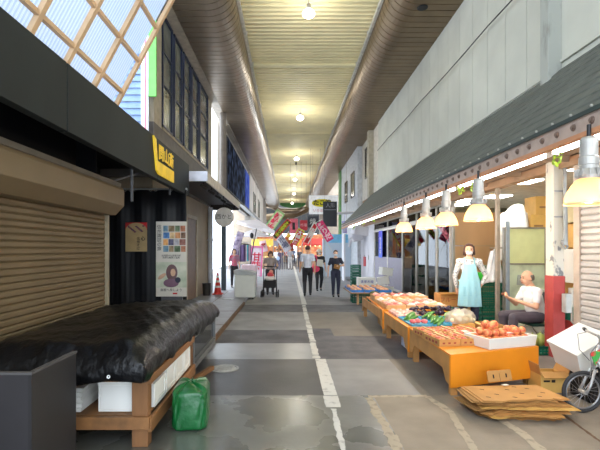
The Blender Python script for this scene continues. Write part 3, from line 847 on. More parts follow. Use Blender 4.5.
def foambox(x0, x1, y0, y1, z0, z1, label, group=None, ribs=False, lid=False):
    t = thing('foam_box', label, 'box', ((x0 + x1) / 2, (y0 + y1) / 2, z0), group=group)
    b = MB(); zt = z1 - (0.03 if lid else 0)
    sheetbox(b, x0, x1, y0, y1, z0, zt, 0.02)
    if ribs:
        for q in (y0, y1 - 0.035): b.box(x1, x1 + 0.012, q, q + 0.035, z0, z1)
        b.box(x1, x1 + 0.012, y0 + 0.035, y1 - 0.035, z1 - 0.04, z1); b.box(x1, x1 + 0.012, y0 + 0.035, y1 - 0.035, z0, z0 + 0.04)
    b.build('body', foam, t, True, bevel=0.004)
    if lid:
        b = MB(); b.box(x0 - 0.004, x1 + 0.004, y0 - 0.004, y1 + 0.004, zt, z1); b.build('lid', foam, t, True, bevel=0.004)
    return t
foambox(-1.58, -1.27, 3.56, 4.0, 0.252, 0.5, 'white foam box with lid beside the front corner post of the counter', lid=True)
g = 'foam slabs stacked inside the counter'
for k in range(6):
    z = 0.252 + 0.031 * k
    b = MB(); b.box(-2.2 + 0.01 * (k % 2), -1.72, 3.55 + 0.02 * (k % 3), 4.15, z, z + 0.03)
    tag(b.build('foam_slab', foam, bevel=0.003), 'white foam slab in the low pile under the black tarpaulin', 'foam', g)
for k, (y0, y1, h) in enumerate(((3.66, 4.0, 0.2), (4.03, 4.34, 0.225), (4.37, 4.7, 0.245), (4.72, 4.98, 0.26))):
    foambox(-1.24, -1.155, y0, y1, 0.252, 0.252 + h, ['white foam crate next to the front post along the counter side', 'white ribbed crate second from the front post behind the green bag', 'white ribbed crate third along the counter side', 'white ribbed crate nearest the dark display case'][k], ribs=True)

tarp_m = mat('black_tarpaulin', (13, 13, 15), 0.34, var=0.4, scale=4, bump=0.8, bscale=13, stretch=(1, 0.6, 1), spec=0.32)
def tarp():
    b = MB(); nx, ny = 56, 90
    r = random.Random(5)
    X0, X1, Y0, Y1 = -2.46, -1.13, 3.30, 6.8
    prof = []   # across: (x, z) skirt left -> top -> right skirt
    def top(x, y):
        z = 0.875 + 0.015 * math.sin(y * 2.2 + x * 1.3) + 0.008 * math.sin(x * 7 + y * 3) + 0.005 * math.sin(y * 11 - x * 5) + 0.005 * math.sin(x * 14 + y * 6.3) + 0.004 * abs(math.sin(x * 9 - y * 13)) + 0.004 * abs(math.sin(x * 23 + y * 8))
        z -= 0.07 * max(0, (y - 5.6)) + 0.03 * max(0, -1.9 - x)
        z += 0.045 * math.exp(-((x + 1.55) / 0.25) ** 2) * math.sin(y * 1.3 + 0.8)
        return z
    def fn(u, v):
        # superelliptic drape: parameter square -> top with skirts on all sides
        mu, mv = 0.16, 0.08
        def ax(t, m, a, c):
            if t < m: return a, t / m
            if t > 1 - m: return c, (1 - t) / m
            return a + (c - a) * (t - m) / (1 - 2 * m), 1.0
        x, hu = ax(u, mu, X0, X1); y, hv = ax(v, mv, Y0, Y1)
        h = min(hu, hv)
        zt = top(x, y)
        bot = 0.565 + 0.02 * math.sin(y * 9 + x * 7) - (0.04 if y > 5.2 else 0)
        z = bot + (zt - bot) * (1 - (1 - h) ** 1.0)
        # round shoulders
        ex = min(x - X0, X1 - x); ey = min(y - Y0, Y1 - y); e = min(ex, ey * 0.8)
        rr = 0.16
        if h >= 1.0 and e < rr: z -= 0.13 * (1 - e / rr) ** 2
        elif h < 1.0: z = bot + (zt - 0.13 - bot) * h
        w = 0.008 * (1 - h) * math.sin(y * 17) if hu < 1 else 0
        w2 = 0.008 * (1 - h) * math.sin(x * 19) if hv < 1 else 0
        x += w * (1 if x > -1.9 else -1) + (0.03 * math.sin(PI * min(1, h)) * (1 if x > -1.9 else -1) if hu < 1 else 0)
        y += w2 * (-1 if y < 5 else 1) - (0.02 * math.sin(PI * min(1, h)) if hv < 1 and y < 5 else 0)
        return (x, y, z + 0.006 * math.sin(x * 40 + y * 23) * (1 if h >= 1 else 0.3))
    b.grid(nx, ny, fn)
    return b
tp = thing('tarpaulin', 'black tarpaulin draped over the pine market counter', 'tarpaulin', (-1.9, 5.1, 0.57))
tarp().build('sheet', tarp_m, tp, True, smooth=True, fix=False, solid=0.004)
b = MB(); b.lathe([(0.006, 0), (0.014, 0), (0.014, 0.004), (0.006, 0.004)], 14, (-1.37, 3.265, 0.63), M=Matrix.Rotation(PI / 2, 3, 'X'), cap=False)
b.build('eyelet', mat('white_eyelet', (230, 230, 230), 0.3), tp, True)

dc = thing('display_case', 'low dark glass display case with grey frame at the far end of the tarpaulin', 'display case', (-1.5, 6, 0))
b = MB(); b.box(-2.5, -1.22, 5.15, 6.85, 0.1, 0.52); b.build('body', mat('dark_case', (34, 36, 40), 0.4), dc, True)
gm = mat('grey_case_frame', (120, 122, 122), 0.4, metal=0.5)
b = MB()
for z0, z1 in ((0.1, 0.17), (0.49, 0.53)): b.box(-1.22, -1.17, 5.3, 6.85, z0, z1)
for y in (5.3, 6.81): b.box(-1.22, -1.17, y, y + 0.04, 0.1, 0.53)
b.box(-1.2, -1.17, 5.34, 6.81, 0.2, 0.21)
b.build('frame', gm, dc, True, bevel=0.004)
b = MB(); b.box(-1.215, -1.2, 5.34, 6.81, 0.21, 0.49); b.build('glass_front', mat('black_case_glass', (26, 30, 32), 0.08, spec=0.9), dc, True)
for y in (5.4, 6.75):
    b = MB(); b.box(-1.35, -1.3, y, y + 0.05, 0, 0.1); b.build('foot', gm, dc, True)
b = MB(); b.obox((-1.1, 5.35, 0.03), (0.05, 0.7, 0.05), (0, 0, -0.25)); tag(b.build('wooden_batten', wood_c), 'short pine batten lying on the ground in front of the display case', 'batten')

# open dark bin at the lower left
bn = thing('metal_screen', 'dark grey angled metal screen panel in front of the tarpaulin at the photo edge', 'screen', (-2.1, 2.85, 0))
dm = mat('dark_grey_screen', (32, 31, 33), 0.5, var=0.12, scale=3)
b = MB(); b.box(-2.2, -1.565, 2.58, 2.6, 0.0, 0.85); b.build('front_panel', mat('grey_screen_front', (42, 40, 43), 0.5, var=0.12, scale=3), bn, True)
b = MB(); b.box(-1.565, -1.545, 2.58, 3.12, 0.0, 0.85); b.build('side_panel', dm, bn, True)
b = MB(); b.box(-2.2, -1.54, 2.575, 2.605, 0.845, 0.86); b.box(-1.57, -1.54, 2.605, 3.125, 0.845, 0.86); b.build('rim', mat('screen_rim', (80, 78, 78), 0.45), bn, True)
b = MB(); b.box(-1.62, -1.565, 3.06, 3.12, 0, 0.84); b.box(-2.2, -2.15, 2.6, 3.0, 0, 0.03); b.build('foot', dm, bn, True)

# green plastic bag
gb = thing('plastic_bag', 'full green plastic bag with knotted top on the wet pavement', 'bag', (-0.88, 3.95, 0))
b = MB()
def bagf(u, v):
    a = 2 * PI * u
    sx, sy = 0.155, 0.23
    if v < 0.12: k = 0.90 + 0.1 * (v / 0.12); z = 0.02 * (v / 0.12)
    elif v < 0.72: k = 1.0 + 0.03 * math.sin((v - .12) * 5); z = 0.02 + (v - 0.12) / 0.6 * 0.30
    else:
        t = (v - 0.72) / 0.28; k = 1.0 - 0.87 * t ** 1.5; z = 0.32 + 0.05 * math.sin(t * PI / 2)
    ca, sa = math.cos(a), math.sin(a); e = 0.42
    x = math.copysign(abs(ca) ** e, ca) * sx; y = math.copysign(abs(sa) ** e, sa) * sy
    f = 0.006 * math.sin(a * 9 + v * 7) + 0.005 * math.sin(a * 17 - v * 13)
    rz = 0.12
    x, y = x * (k + f * 3), y * (k + f * 3)
    return (-0.9 + x * math.cos(rz) - y * math.sin(rz), 3.98 + x * math.sin(rz) + y * math.cos(rz), 0.004 + z + 0.012 * math.sin(a * 5 + v * 4) * (v > 0.6))
b.grid(64, 30, bagf)
bag_m = mat('green_polythene', (8, 92, 42), 0.28, var=0.15, scale=5, bump=0.5, bscale=12, coat=0.2)
b.build('sack', bag_m, gb, True, smooth=True, fix=False)
b = MB()
for k in range(5):
    a = k * 1.3; b.tube([(-0.9, 3.98, 0.355), (-0.9 + 0.03 * math.cos(a), 3.98 + 0.03 * math.sin(a), 0.385), (-0.9 + 0.06 * math.cos(a + .4), 3.98 + 0.06 * math.sin(a + .4), 0.38 + 0.01 * (k % 2))], [0.015, 0.012, 0.004], 6)
b.build('knot', bag_m, gb, True, smooth=True)

# ---------------------------------------------------------------- lamps
shade_m = sheet('opal_glass_shade', (206, 150, 92), clear=0.0, gloss=0.05, var=0.0)
nt = shade_m.node_tree
outn = [n for n in nt.nodes if n.type == 'OUTPUT_MATERIAL'][0]
prev = outn.inputs['Surface'].links[0].from_socket
em = nt.nodes.new('ShaderNodeEmission'); em.inputs['Color'].default_value = (1.0, 0.66, 0.36, 1); em.inputs['Strength'].default_value = 0.21
ad = nt.nodes.new('ShaderNodeAddShader')
nt.links.new(prev, ad.inputs[0]); nt.links.new(em.outputs[0], ad.inputs[1]); nt.links.new(ad.outputs[0], outn.inputs['Surface'])
hous_m = mat('lamp_housing_grey', (170, 168, 162), 0.4, metal=0.35)
bulb_m = mat('lit_bulb', (255, 240, 210), 0.5, emit=1.6, ecol=(255, 232, 190))
lamp = thing('pendant_lamp', 'x', 'lamp', (0, 0, 0), group='pendant lamps over the fruit tables')
b = MB(); b.lathe([(0.166, 0.0), (0.168, 0.01), (0.162, 0.05), (0.146, 0.1), (0.118, 0.15), (0.087, 0.185), (0.075, 0.195)], 32, cap=False)
b.build('lamp_shade', shade_m, lamp, smooth=True, fix=False)
b = MB(); b.lathe([(0.168, -0.004), (0.172, -0.004), (0.172, 0.006), (0.168, 0.006)], 32, cap=False); b.build('rim', mat('shade_rim', (232, 206, 160), 0.4), lamp)
b = MB(); b.lathe([(0.0, 0.193), (0.085, 0.193), (0.09, 0.22), (0.078, 0.25), (0.066, 0.27), (0.066, 0.30), (0.07, 0.305), (0.07, 0.36), (0.062, 0.37), (0.062, 0.5), (0.05, 0.52), (0.0, 0.52)], 24, cap=False)
for k in range(12): a = 2 * PI * k / 12; b.obox((0.083 * math.cos(a), 0.083 * math.sin(a), 0.24), (0.03, 0.006, 0.06), (0, 0, a))
b.build('housing', hous_m, lamp)
b = MB(); b.tube([(0, 0, 0.5), (0, 0, 0.62)], 0.015, 8); b.build('hook', spk, lamp)
b = MB(); b.ball((0, 0, 0.05), (0.045, 0.045, 0.05), 16, 10); b.build('bulb', bulb_m, lamp, smooth=True)
lamps = [(2.35, 3.37, 'opal glass pendant lamp nearest to the viewer, in front of the pale shutter'), (2.36, 5.36, 'opal glass pendant lamp between the aproned woman and the leaning cardboard cartons'),
         (2.36, 6.46, 'opal glass pendant lamp just left of the aproned woman, third from the nearest'), (2.36, 7.41, 'opal glass pendant lamp fourth from the nearest'), (2.36, 8.82, 'opal glass pendant lamp farthest along the awning')]
lamps[1] = (2.36, 5.36, 'opal glass pendant lamp hanging right of the aproned woman, second from the nearest')
for i, (x, y, l) in enumerate(lamps):
    o = lamp if i == 0 else dup(lamp, (x, y, 1.955))
    o.location = (x, y, 1.955); o['label'] = l
    ld = bpy.data.lights.new('lamp_light', 'POINT'); ld.energy = 9; ld.color = (1, 0.82, 0.6); ld.shadow_soft_size = 0.05
    lo = bpy.data.objects.new('lamp_light', ld); C.objects.link(lo); lo.parent = o; lo.location = (0, 0, -0.12)

tube_m = mat('lit_tube', (255, 255, 255), 0.5, emit=9.0, ecol=(240, 248, 255))
tl = thing('fluorescent_tube', 'x', 'lamp', (0, 0, 0), group='fluorescent tubes under the awning')
b = MB(); b.tube([(0, -1.16, 0), (0, 1.16, 0)], 0.03, 8); b.build('tube', tube_m, tl, smooth=True)
b = MB(); b.box(-0.035, 0.035, -1.2, 1.2, 0.03, 0.075); b.box(-0.02, 0.02, -1.2, -1.14, -0.03, 0.04); b.box(-0.02, 0.02, 1.14, 1.2, -0.03, 0.04); b.build('fitting', mat('white_fitting', (225, 225, 222), 0.4), tl)
lab = ['first fluorescent tube under the awning, above the nearest pendant lamp', 'second fluorescent tube under the awning, above the seated man', 'third fluorescent tube under the awning, above the aproned woman', 'fourth fluorescent tube, above the farthest pendant lamp', 'fifth fluorescent tube along the awning, past the last pendant lamp', 'sixth fluorescent tube along the awning near the white panels', 'farthest fluorescent tube at the end of the awning']
for i in range(7):
    o = tl if i == 0 else dup(tl, (0, 0, 0)); o.location = (2.7, 3.2 + i * 2.45, 2.585); o['label'] = lab[i]
# roof lamps
rl = thing('roof_lamp', 'x', 'lamp', (0, 0, 0), group='lit round lamps hanging from the arcade ceiling')
b = MB(); b.lathe([(0.0, -0.07), (0.09, -0.06), (0.14, -0.02), (0.15, 0.02), (0.11, 0.08), (0.05, 0.12)], 20, cap=False); b.build('globe', mat('lit_globe', (255, 255, 250), 0.5, emit=9.0, ecol=(255, 252, 240)), rl, smooth=True)
b = MB(); b.lathe([(0.0, 0.09), (0.06, 0.1), (0.055, 0.24), (0.0, 0.25)], 16, cap=False); b.tube([(0, 0, 0.2), (0, 0, 0.42)], 0.015, 6); b.build('holder', hous_m, rl, smooth=True)
ll = ['round white lamp nearest to the viewer on the ceiling', 'second round lamp from the nearest, on the cream ceiling', 'third round lamp from the nearest, on the cream ceiling', 'fourth round lamp down the cream ceiling', 'fifth round lamp down the cream ceiling', 'farthest round ceiling lamp, in front of the green end panel']
for i, (x, y) in enumerate(((0.47, 10.3), (0.48, 18.5), (0.48, 26.9), (0.5, 35), (0.5, 44), (0.4, 53))):
    o = rl if i == 0 else dup(rl, (0, 0, 0)); o.location = (x, y, 7.22); o['label'] = ll[i]
    ld = bpy.data.lights.new('roof_light', 'POINT'); ld.energy = 20; ld.color = (1, 0.96, 0.88); ld.shadow_soft_size = 0.15
    lo = bpy.data.objects.new('roof_light', ld); C.objects.link(lo); lo.parent = o; lo.location = (0, 0, -0.12)
b = MB(); b.box(0.42, 0.54, 29.0, 29.15, 7.3, 7.45); b.tube([(0.48, 29.07, 7.45), (0.48, 29.07, 7.69)], 0.02, 6)
tag(b.build('security_camera', spk), 'small dark security camera hanging from the ceiling between two lamps', 'camera')

# ---------------------------------------------------------------- fruit tables
ply_o = mat('orange_plywood', (226, 138, 24), 0.5, var=0.07, scale=2.5)
ply_e = mat('plywood_side', (196, 142, 80), 0.6, var=0.12, scale=4)
def ftable(label, front, xl, xr, y1, h=0.46, leg_t=0.1):
    """front: ((x,y),(x,y)) near corners; sides run straight back to y1"""
    (ax, ay), (bx, by) = front
    t = thing('market_table', label, 'table', ((ax + bx) / 2, (ay + y1) / 2, 0))
    b = MB(); b.prism([(ax, ay), (bx, by), (xr, y1), (xl, y1)], h - 0.02, h, axis='z'); b.build('tabletop', ply_o, t, True)
    d = Vector((bx - ax, by - ay, 0)).normalized(); n = Vector((-d.y, d.x, 0))
    a = Vector((ax, ay, 0)); c = Vector((bx, by, 0))
    b = MB(); q = [a, c, c + n * 0.02, a + n * 0.02]; b.prism([(p.x, p.y) for p in q], 0.1, h - 0.02, axis='z'); b.build('front_panel', ply_o, t, True)
    b = MB()   # left side apron with cut-out profile
    L = y1 - ay - 0.03; y = ay + 0.03
    b.prism([(y, h - 0.02), (y, 0.12), (y + 0.12, 0.14), (y + 0.22, 0.26), (y + L - 0.22, 0.26), (y + L - 0.12, 0.14), (y + L, 0.12), (y + L, h - 0.02)], ax, ax + 0.02, axis='x')
    b.build('side_panel', ply_e, t, True)
    for (x, y) in ((ax + 0.03, ay + 0.07), (bx - 0.12, by + 0.05), (ax + 0.03, y1 - 0.12), (xr - 0.12, y1 - 0.12)):
        b = MB(); b.box(x, x + 0.07, y, y + 0.07, 0, h - 0.02 if y > 5.3 or True else h); b.build('leg', ply_e, t, True)
    return t
ftable('bright orange plywood fruit table nearest to the viewer', ((1.74, 4.63), (2.92, 5.03)), 1.74, 2.92, 6.2)
ftable('orange plywood table covered with cucumbers and aubergines', ((1.73, 6.26), (2.9, 6.26)), 1.73, 2.9, 7.82)
ftable('orange plywood table of pink wrapped packets farthest from the viewer', ((1.75, 8.06), (3.0, 8.06)), 1.85, 3.0, 10.3)

card = mat('corrugated_card', (190, 140, 78), 0.75, var=0.1, scale=4)
card_y = mat('card_yellow', (214, 170, 92), 0.7, var=0.08, scale=4)
card_in = mat('card_inside', (164, 122, 68), 0.8, var=0.1)
card_print = mat('red_brown_print', (150, 66, 48), 0.7)
peach_m = mat('peach_skin', (212, 100, 70), 0.45, col2=(238, 166, 100), scale=1.6, lo=0.4, hi=0.62, sss=0.1)
peach_r = mat('red_peach_skin', (190, 70, 62), 0.45, col2=(226, 132, 96), scale=1.6, lo=0.42, hi=0.64)
TH = 0.46
ang = math.atan2(0.4, 1.18)
def peach_mesh(b, c, r, tilt=0):
    n, m = 18, 12; M_ = Euler((tilt, tilt * .7, tilt * 3)).to_matrix(); vv = []; ff = []
    for i in range(m + 1):
        a = -PI / 2 + PI * i / m
        for j in range(n):
            g = 2 * PI * j / n
            rr = r * math.cos(a) * (1 - 0.1 * math.exp(-(g / 0.25) ** 2) - 0.1 * math.exp(-((g - 2 * PI) / 0.25) ** 2))
            z = r * 0.93 * math.sin(a)
            if i > m - 3: z -= r * 0.13 * (i - m + 3) / 3
            vv.append(Vector(c) + M_ @ Vector((rr, 0, 0)).xyz if False else Vector(c) + M_ @ Vector((rr * math.cos(g), rr * math.sin(g), z)))
    for i in range(m):
        for j in range(n): ff.append((i * n + j, i * n + (j + 1) % n, (i + 1) * n + (j + 1) % n, (i + 1) * n + j))
    b.add(vv, ff)
def peach(loc, r, m, tilt, label, group, src={}):
    key = m.name
    if key not in src:
        b = MB(); peach_mesh(b, (0, 0, 0), 1.0)
        me_o = b.build('peach', m, smooth=True, origin=(0, 0, 0)); src[key] = me_o; o = me_o
    else:
        o = src[key].copy(); C.objects.link(o)
    o.location = loc; o.scale = (r, r, r); o.rotation_euler = (tilt, tilt * 0.7, tilt * 5)
    return tag(o, label, 'peach', group)
tw, td, thh = 0.265, 0.40, 0.085
rr_ = random.Random(11)
names = ['front left', 'front middle', 'front right', 'back left', 'back middle', 'back right']
tl_ = ['cardboard tray of peaches at the outer front corner of the orange table', 'cardboard tray of peaches in the middle of the front tray row', 'cardboard tray of peaches next to the white peach box', 'cardboard tray of peaches at the outer back corner beside the cucumbers', 'cardboard tray of peaches in the middle of the back tray row, white slip on it', 'cardboard tray of peaches in front of the plastic bag of onions']
ia = 0
for row in range(2):
    for c in range(3):
        base = Vector((1.75, 5.0, TH)) + Matrix.Rotation(0.16, 3, 'Z') @ Vector((c * (tw + 0.008) - row * 0.0, row * (td + 0.012), 0)) + Vector((row * 0.05, 0, 0))
        t = thing('fruit_tray', tl_[ia], 'tray', base, 0.16, group='cardboard peach trays')
        b = MB(); sheetbox(b, 0, tw, 0, td, 0.002, thh, 0.008)
        b.box(0.008, tw - 0.008, td / 2 - 0.004, td / 2 + 0.004, 0.01, thh - 0.005)
        b.build('tray', card, t)
        b = MB()
        for k in range(3): b.box(0.04 + k * 0.07, 0.07 + k * 0.07, -0.001, 0, 0.03, 0.05)
        for k in range(4): b.box(-0.001, 0, 0.05 + k * 0.08, 0.1 + k * 0.08, 0.025, 0.055)
        b.build('printing', card_print, t)
        b = MB(); b.box(tw / 2 - 0.012, tw / 2 + 0.012, 0.008, td - 0.008, 0.01, thh + 0.012); b.build('divider', mat('pale_card', (222, 184, 128), 0.7), t)
        for i in range(2):
            for j in range(4):
                p = base + Matrix.Rotation(0.16, 3, 'Z') @ Vector((0.064 + i * 0.137, 0.055 + j * 0.09 + (0.01 if j > 1 else 0), 0.060))
                peach(p, 0.042, peach_r if (i + j + ia) % 2 else peach_m, rr_.uniform(-.6, .6), ('peach in the cardboard tray ' + tl_[ia].replace('cardboard tray of peaches ', ''))[:200].replace(', white slip on it', ''), 'peaches in tray ' + names[ia])
        ia += 1
# loose big peaches in a white foam box at the corner
bx = thing('foam_box', 'long white foam box heaped with peaches on the corner of the orange table', 'box', (2.26, 4.85, TH), ang)
b = MB()
L_, D_, Hx = 0.68, 0.38, 0.125
def tb(b, L, D, H, t, fl=0.015):
    o = [(-fl, -fl), (L + fl, -fl), (L + fl, D + fl), (-fl, D + fl)]; i_ = [(0, 0), (L, 0), (L, D), (0, D)]
    ov = [(x, y, H) for x, y in o] + [(x, y, 0.002) for x, y in i_]
    iv = [(min(max(x, t - fl), L + fl - t), min(max(y, t - fl), D + fl - t), H) for x, y in o] + [(min(max(x, t), L - t), min(max(y, t), D - t), 0.02) for x, y in i_]
    b.add(ov + iv, [(4, 5, 1, 0), (5, 6, 2, 1), (6, 7, 3, 2), (7, 4, 0, 3), (7, 6, 5, 4), (0, 1, 9, 8), (1, 2, 10, 9), (2, 3, 11, 10), (3, 0, 8, 11), (8, 9, 13, 12), (9, 10, 14, 13), (10, 11, 15, 14), (11, 8, 12, 15), (12, 13, 14, 15)])
tb(b, L_, D_, Hx, 0.025)
b.build('body', foam, bx, bevel=0.003)
b = MB(); b.box(-0.003, -0.001, 0.08, 0.18, 0.04, 0.09); b.build('blue_print', mat('blue_print', (90, 160, 214), 0.5), bx)
spots = []
for i in range(6):
    for j in range(3):
        spots.append((0.075 + i * 0.106, 0.075 + j * 0.112, 0.085))
for i in range(6):
    for j in range(2):
        if i != 3: spots.append((0.105 + i * 0.1, 0.13 + j * 0.11, 0.165))
for i, j in ((0.15, .13), (0.25, .19), (0.17, .24)): spots.append((i, j, 0.24))
RA = Matrix.Rotation(ang, 3, 'Z')
for i, (x, y, z) in enumerate(spots):
    if True:
        p = Vector((2.26, 4.85, TH)) + RA @ Vector((x + rr_.uniform(-.006, .006), y + rr_.uniform(-.006, .006), z))
        peach(p, 0.053 + rr_.uniform(-.004, .004), peach_m, rr_.uniform(-.8, .8), 'large ripe peach heaped in the long white foam box', 'peaches heaped in the white foam box')
b = MB(); b.obox(tuple(Vector((2.26, 4.85, TH)) + RA @ Vector((0.40, 0.13, 0.148))), (0.17, 0.05, 0.004), (0.1, 0.05, ang)); tag(b.build('price_card', paper), 'white price card lying on the heaped peaches', 'card')
b = MB(); b.obox((2.22, 5.42, TH + 0.105), (0.10, 0.06, 0.004), (0.1, 0.05, 0.5)); tag(b.build('paper_slip', paper), 'white paper slip lying on the middle cardboard tray', 'paper')

# bag of onions on a yellow carton, behind the trays
cb_ = thing('carton', 'yellow cardboard carton under the plastic bag of onions', 'carton', (2.5, 6.03, TH))
b = MB(); b.box(2.33, 2.66, 5.92, 6.14, TH + 0.002, TH + 0.11); b.build('body', card_y, cb_, True, bevel=0.003)
on_m = mat('onion_skin', (226, 222, 196), 0.45, col2=(206, 200, 160), scale=8)
rz = random.Random(3)
for i in range(9):
    b = MB(); c = (2.27 + (i % 4) * 0.09, 5.97 + (i // 4 % 2) * 0.09, TH + (0.19 if i > 3 else 0.155))
    if i == 8: c = (2.38, 6.02, TH + 0.25)
    b.ball(c, (0.042, 0.042, 0.038), 14, 10); b.tube([(c[0], c[1], c[2] + 0.034), (c[0], c[1], c[2] + 0.055)], [0.01, 0.003], 6)
    tag(b.build('onion', on_m, smooth=True), 'pale onion inside the clear plastic bag', 'onion', 'onions in the clear plastic bag')
b = MB()
def pb(u, v):
    a = 2 * PI * u; h = v
    r_ = 1.0 if h < 0.6 else 1 - 0.6 * ((h - 0.6) / 0.4) ** 1.2
    f = 1 + 0.07 * math.sin(a * 7 + h * 9) + 0.05 * math.sin(a * 13 - h * 5)
    return (2.40 + 0.2 * r_ * f * math.cos(a), 6.02 + 0.12 * r_ * f * math.sin(a), TH + 0.115 + 0.19 * h + 0.01 * math.sin(a * 4))
b.grid(40, 14, pb)
tag(b.build('plastic_bag', sheet('clear_bag', (240, 238, 232), clear=0.74, gloss=0.12, var=0.16, diff=0.4), smooth=True, fix=False), 'crumpled clear plastic bag of onions standing beside the woman in the blue apron', 'bag')
# low cardboard box near the seated man
b = MB(); sheetbox(b, 2.56, 2.88, 5.75, 6.1, TH + 0.002, TH + 0.12, 0.008)
tag(b.build('carton', card_in), 'empty low beige cardboard carton between the peach heap and the woman', 'carton')

# vegetable table
blue_t = mat('sky_blue_tray', (66, 160, 200), 0.4)
cuc = mat('dark_green_cucumber', (50, 110, 40), 0.3, col2=(92, 146, 50), scale=10)
zuc = mat('light_green_cucumber', (100, 156, 60), 0.3, col2=(140, 182, 80), scale=10)
aub = mat('aubergine_skin', (44, 26, 48), 0.2, var=0.2)
def trayset(x, y, w, d, label):
    b = MB(); sheetbox(b, x, x + w, y, y + d, TH + 0.002, TH + 0.03, 0.006)
    return tag(b.build('produce_tray', blue_t), label, 'tray', 'blue produce trays')
cuke_src = {}
def cuke(c, L, r, rz_, m, tilt, label, group):
    key = m.name
    if key not in cuke_src:
        b = MB(); pts = [(-0.5 + k / 8, 0.05 * math.sin(PI * k / 8), 0) for k in range(9)]
        b.tube(pts, [0.03, 0.08, 0.1, 0.105, 0.105, 0.105, 0.1, 0.08, 0.025], 10)
        o = b.build('cucumber', m, smooth=True, origin=(0, 0, 0)); cuke_src[key] = o
    else:
        o = cuke_src[key].copy(); C.objects.link(o)
    o.location = c; o.scale = (L, r / 0.105, r / 0.105); o.rotation_euler = (0, tilt, rz_)
    return tag(o, label, 'cucumber', group)
T = [(1.80, 6.3), (2.12, 6.32), (2.44, 6.34), (1.8, 6.72), (2.12, 6.74), (2.44, 6.76)]
tlab = ['outer front corner', 'front row middle', 'front row inner end', 'outer side second row', 'second row middle', 'second row inner end']
for i, (x, y) in enumerate(T):
    trayset(x, y, 0.30, 0.38, 'sky blue produce tray at the %s of the vegetable table' % tlab[i])
    if i == 0: continue
    for k in range(5):
        cuke((x + 0.15 + rz.uniform(-.02, .02), y + 0.07 + k * 0.062, TH + 0.045 + 0.035 * (k % 2)), 0.31, 0.025, 0.9 + rz.uniform(-.25, .25), cuc if i in (3, 4, 1) else zuc, -0.15, 'cucumber in the blue tray at the %s' % tlab[i], 'cucumbers, %s tray' % tlab[i])
for k in range(3):
    b = MB(); x, y = 1.83 + 0.085 * k, 6.42 + 0.04 * (k % 2)
    b.ball((x + 0.02, y, TH + 0.06), (0.05, 0.06, 0.035), 12, 8)
    tag(b.build('wrapped_packet', mat('pink_red_wrap', (226, 92, 104), 0.25, col2=(236, 130, 120), scale=12), smooth=True), 'pink red wrapped packet on the empty end of the blue tray', 'packet', 'pink red packets on the blue tray')
au_src = None
for i in range(26):
    x = 2.14 + (i % 9) * 0.085 + rz.uniform(-.02, .02); y = 7.2 + (i // 9) * 0.12 + rz.uniform(-.02, .02); z = TH + 0.055 + (0.05 if i > 12 else 0) + 0.02 * (i % 2)
    if au_src is None:
        root = thing('aubergine', 'x', 'aubergine', (0, 0, 0))
        b = MB(); b.tube([(0, -0.07, 0), (0, -0.055, 0), (0, -0.02, 0), (0, 0.02, 0), (0, 0.05, 0), (0, 0.062, 0)], [0.008, 0.028, 0.036, 0.03, 0.02, 0.012], 12); b.build('fruit', aub, root, smooth=True)
        b = MB(); b.tube([(0, 0.045, 0), (0, 0.062, 0), (0, 0.085, 0.004)], [0.023, 0.014, 0.006], 8); b.build('stem', mat('aubergine_stem', (90, 82, 60), 0.6), root, smooth=True)
        au_src = root; o = root
    else: o = dup(au_src, (0, 0, 0))
    o.location = (x, y, z); o.rotation_euler = (rz.uniform(-.5, .5), 0, rz.uniform(0, 6.28))
    left = x < 2.52
    tag(o, 'dark purple aubergine in the heap behind the cucumbers', 'aubergine', 'aubergines heaped behind the cucumbers')
pinkw = mat('pink_film_pack', (236, 168, 156), 0.25, col2=(244, 200, 180), scale=8)
for i in range(9):
    x = 1.78 + (i % 3) * 0.13 + rz.uniform(-.01, .01); y = 7.14 + (i // 3) * 0.2; z = TH + 0.04
    b = MB(); b.obox((x + 0.06, y + 0.08, z - 0.012), (0.125, 0.17, 0.05), (0, 0, rz.uniform(-.1, .1))); b.ball((x + 0.06, y + 0.08, z + 0.015), (0.05, 0.07, 0.032), 12, 8)
    tag(b.build('wrapped_packet', pinkw, smooth=False, bevel=0.006), 'pink film wrapped packet at the outer back corner of the vegetable table', 'packet', 'pink packets on the vegetable table')
crate_w = mat('pale_wood_crate', (214, 168, 112), 0.65, var=0.1, scale=4)
pk = [pinkw, mat('red_film_pack', (220, 112, 104), 0.25, col2=(238, 176, 156), scale=7), mat('white_pack', (240, 218, 208), 0.3), mat('peach_film_pack', (240, 176, 130), 0.3, col2=(244, 206, 170), scale=6)]
for r in range(3):
    for c in range(3):
        cx0, cy0 = 1.84 + c * 0.385, 8.1 + r * 0.56; hz = TH + 0.002 + (0.05 if r == 2 else 0)
        where = ['front', 'middle', 'back'][r] + ' row, ' + ['street side', 'centre', 'shop side'][c]
        b = MB(); sheetbox(b, cx0, cx0 + 0.37, cy0, cy0 + 0.53, TH + 0.002, hz + 0.075, 0.012)
        tag(b.build('wooden_tray', crate_w), 'shallow pale wooden tray on the farthest fruit table, ' + where, 'tray', 'wooden trays on the farthest fruit table')
        for i in range(6):
            x, y = cx0 + 0.07 + (i % 2) * 0.165, cy0 + 0.09 + (i // 2) * 0.165
            b = MB(); b.obox((x + 0.03, y, hz + 0.055), (0.14, 0.14, 0.05), (0, 0, rz.uniform(-.1, .1))); b.ball((x + 0.03, y, hz + 0.085), (0.055, 0.055, 0.03), 10, 7)
            tag(b.build('wrapped_packet', pk[(r * 2 + c + (i % 3 == 0)) % 4]), 'film wrapped packet in the wooden tray, ' + where, 'packet', 'packets in wooden tray, ' + where)
b = MB(); b.ball((1.98, 9.99, TH + 0.085), (0.13, 0.1, 0.085), 16, 10); tag(b.build('melon', mat('dark_green_melon', (70, 74, 40), 0.5, var=0.3, scale=14), smooth=True), 'dark green melon at the back outer corner of the farthest fruit table', 'melon')
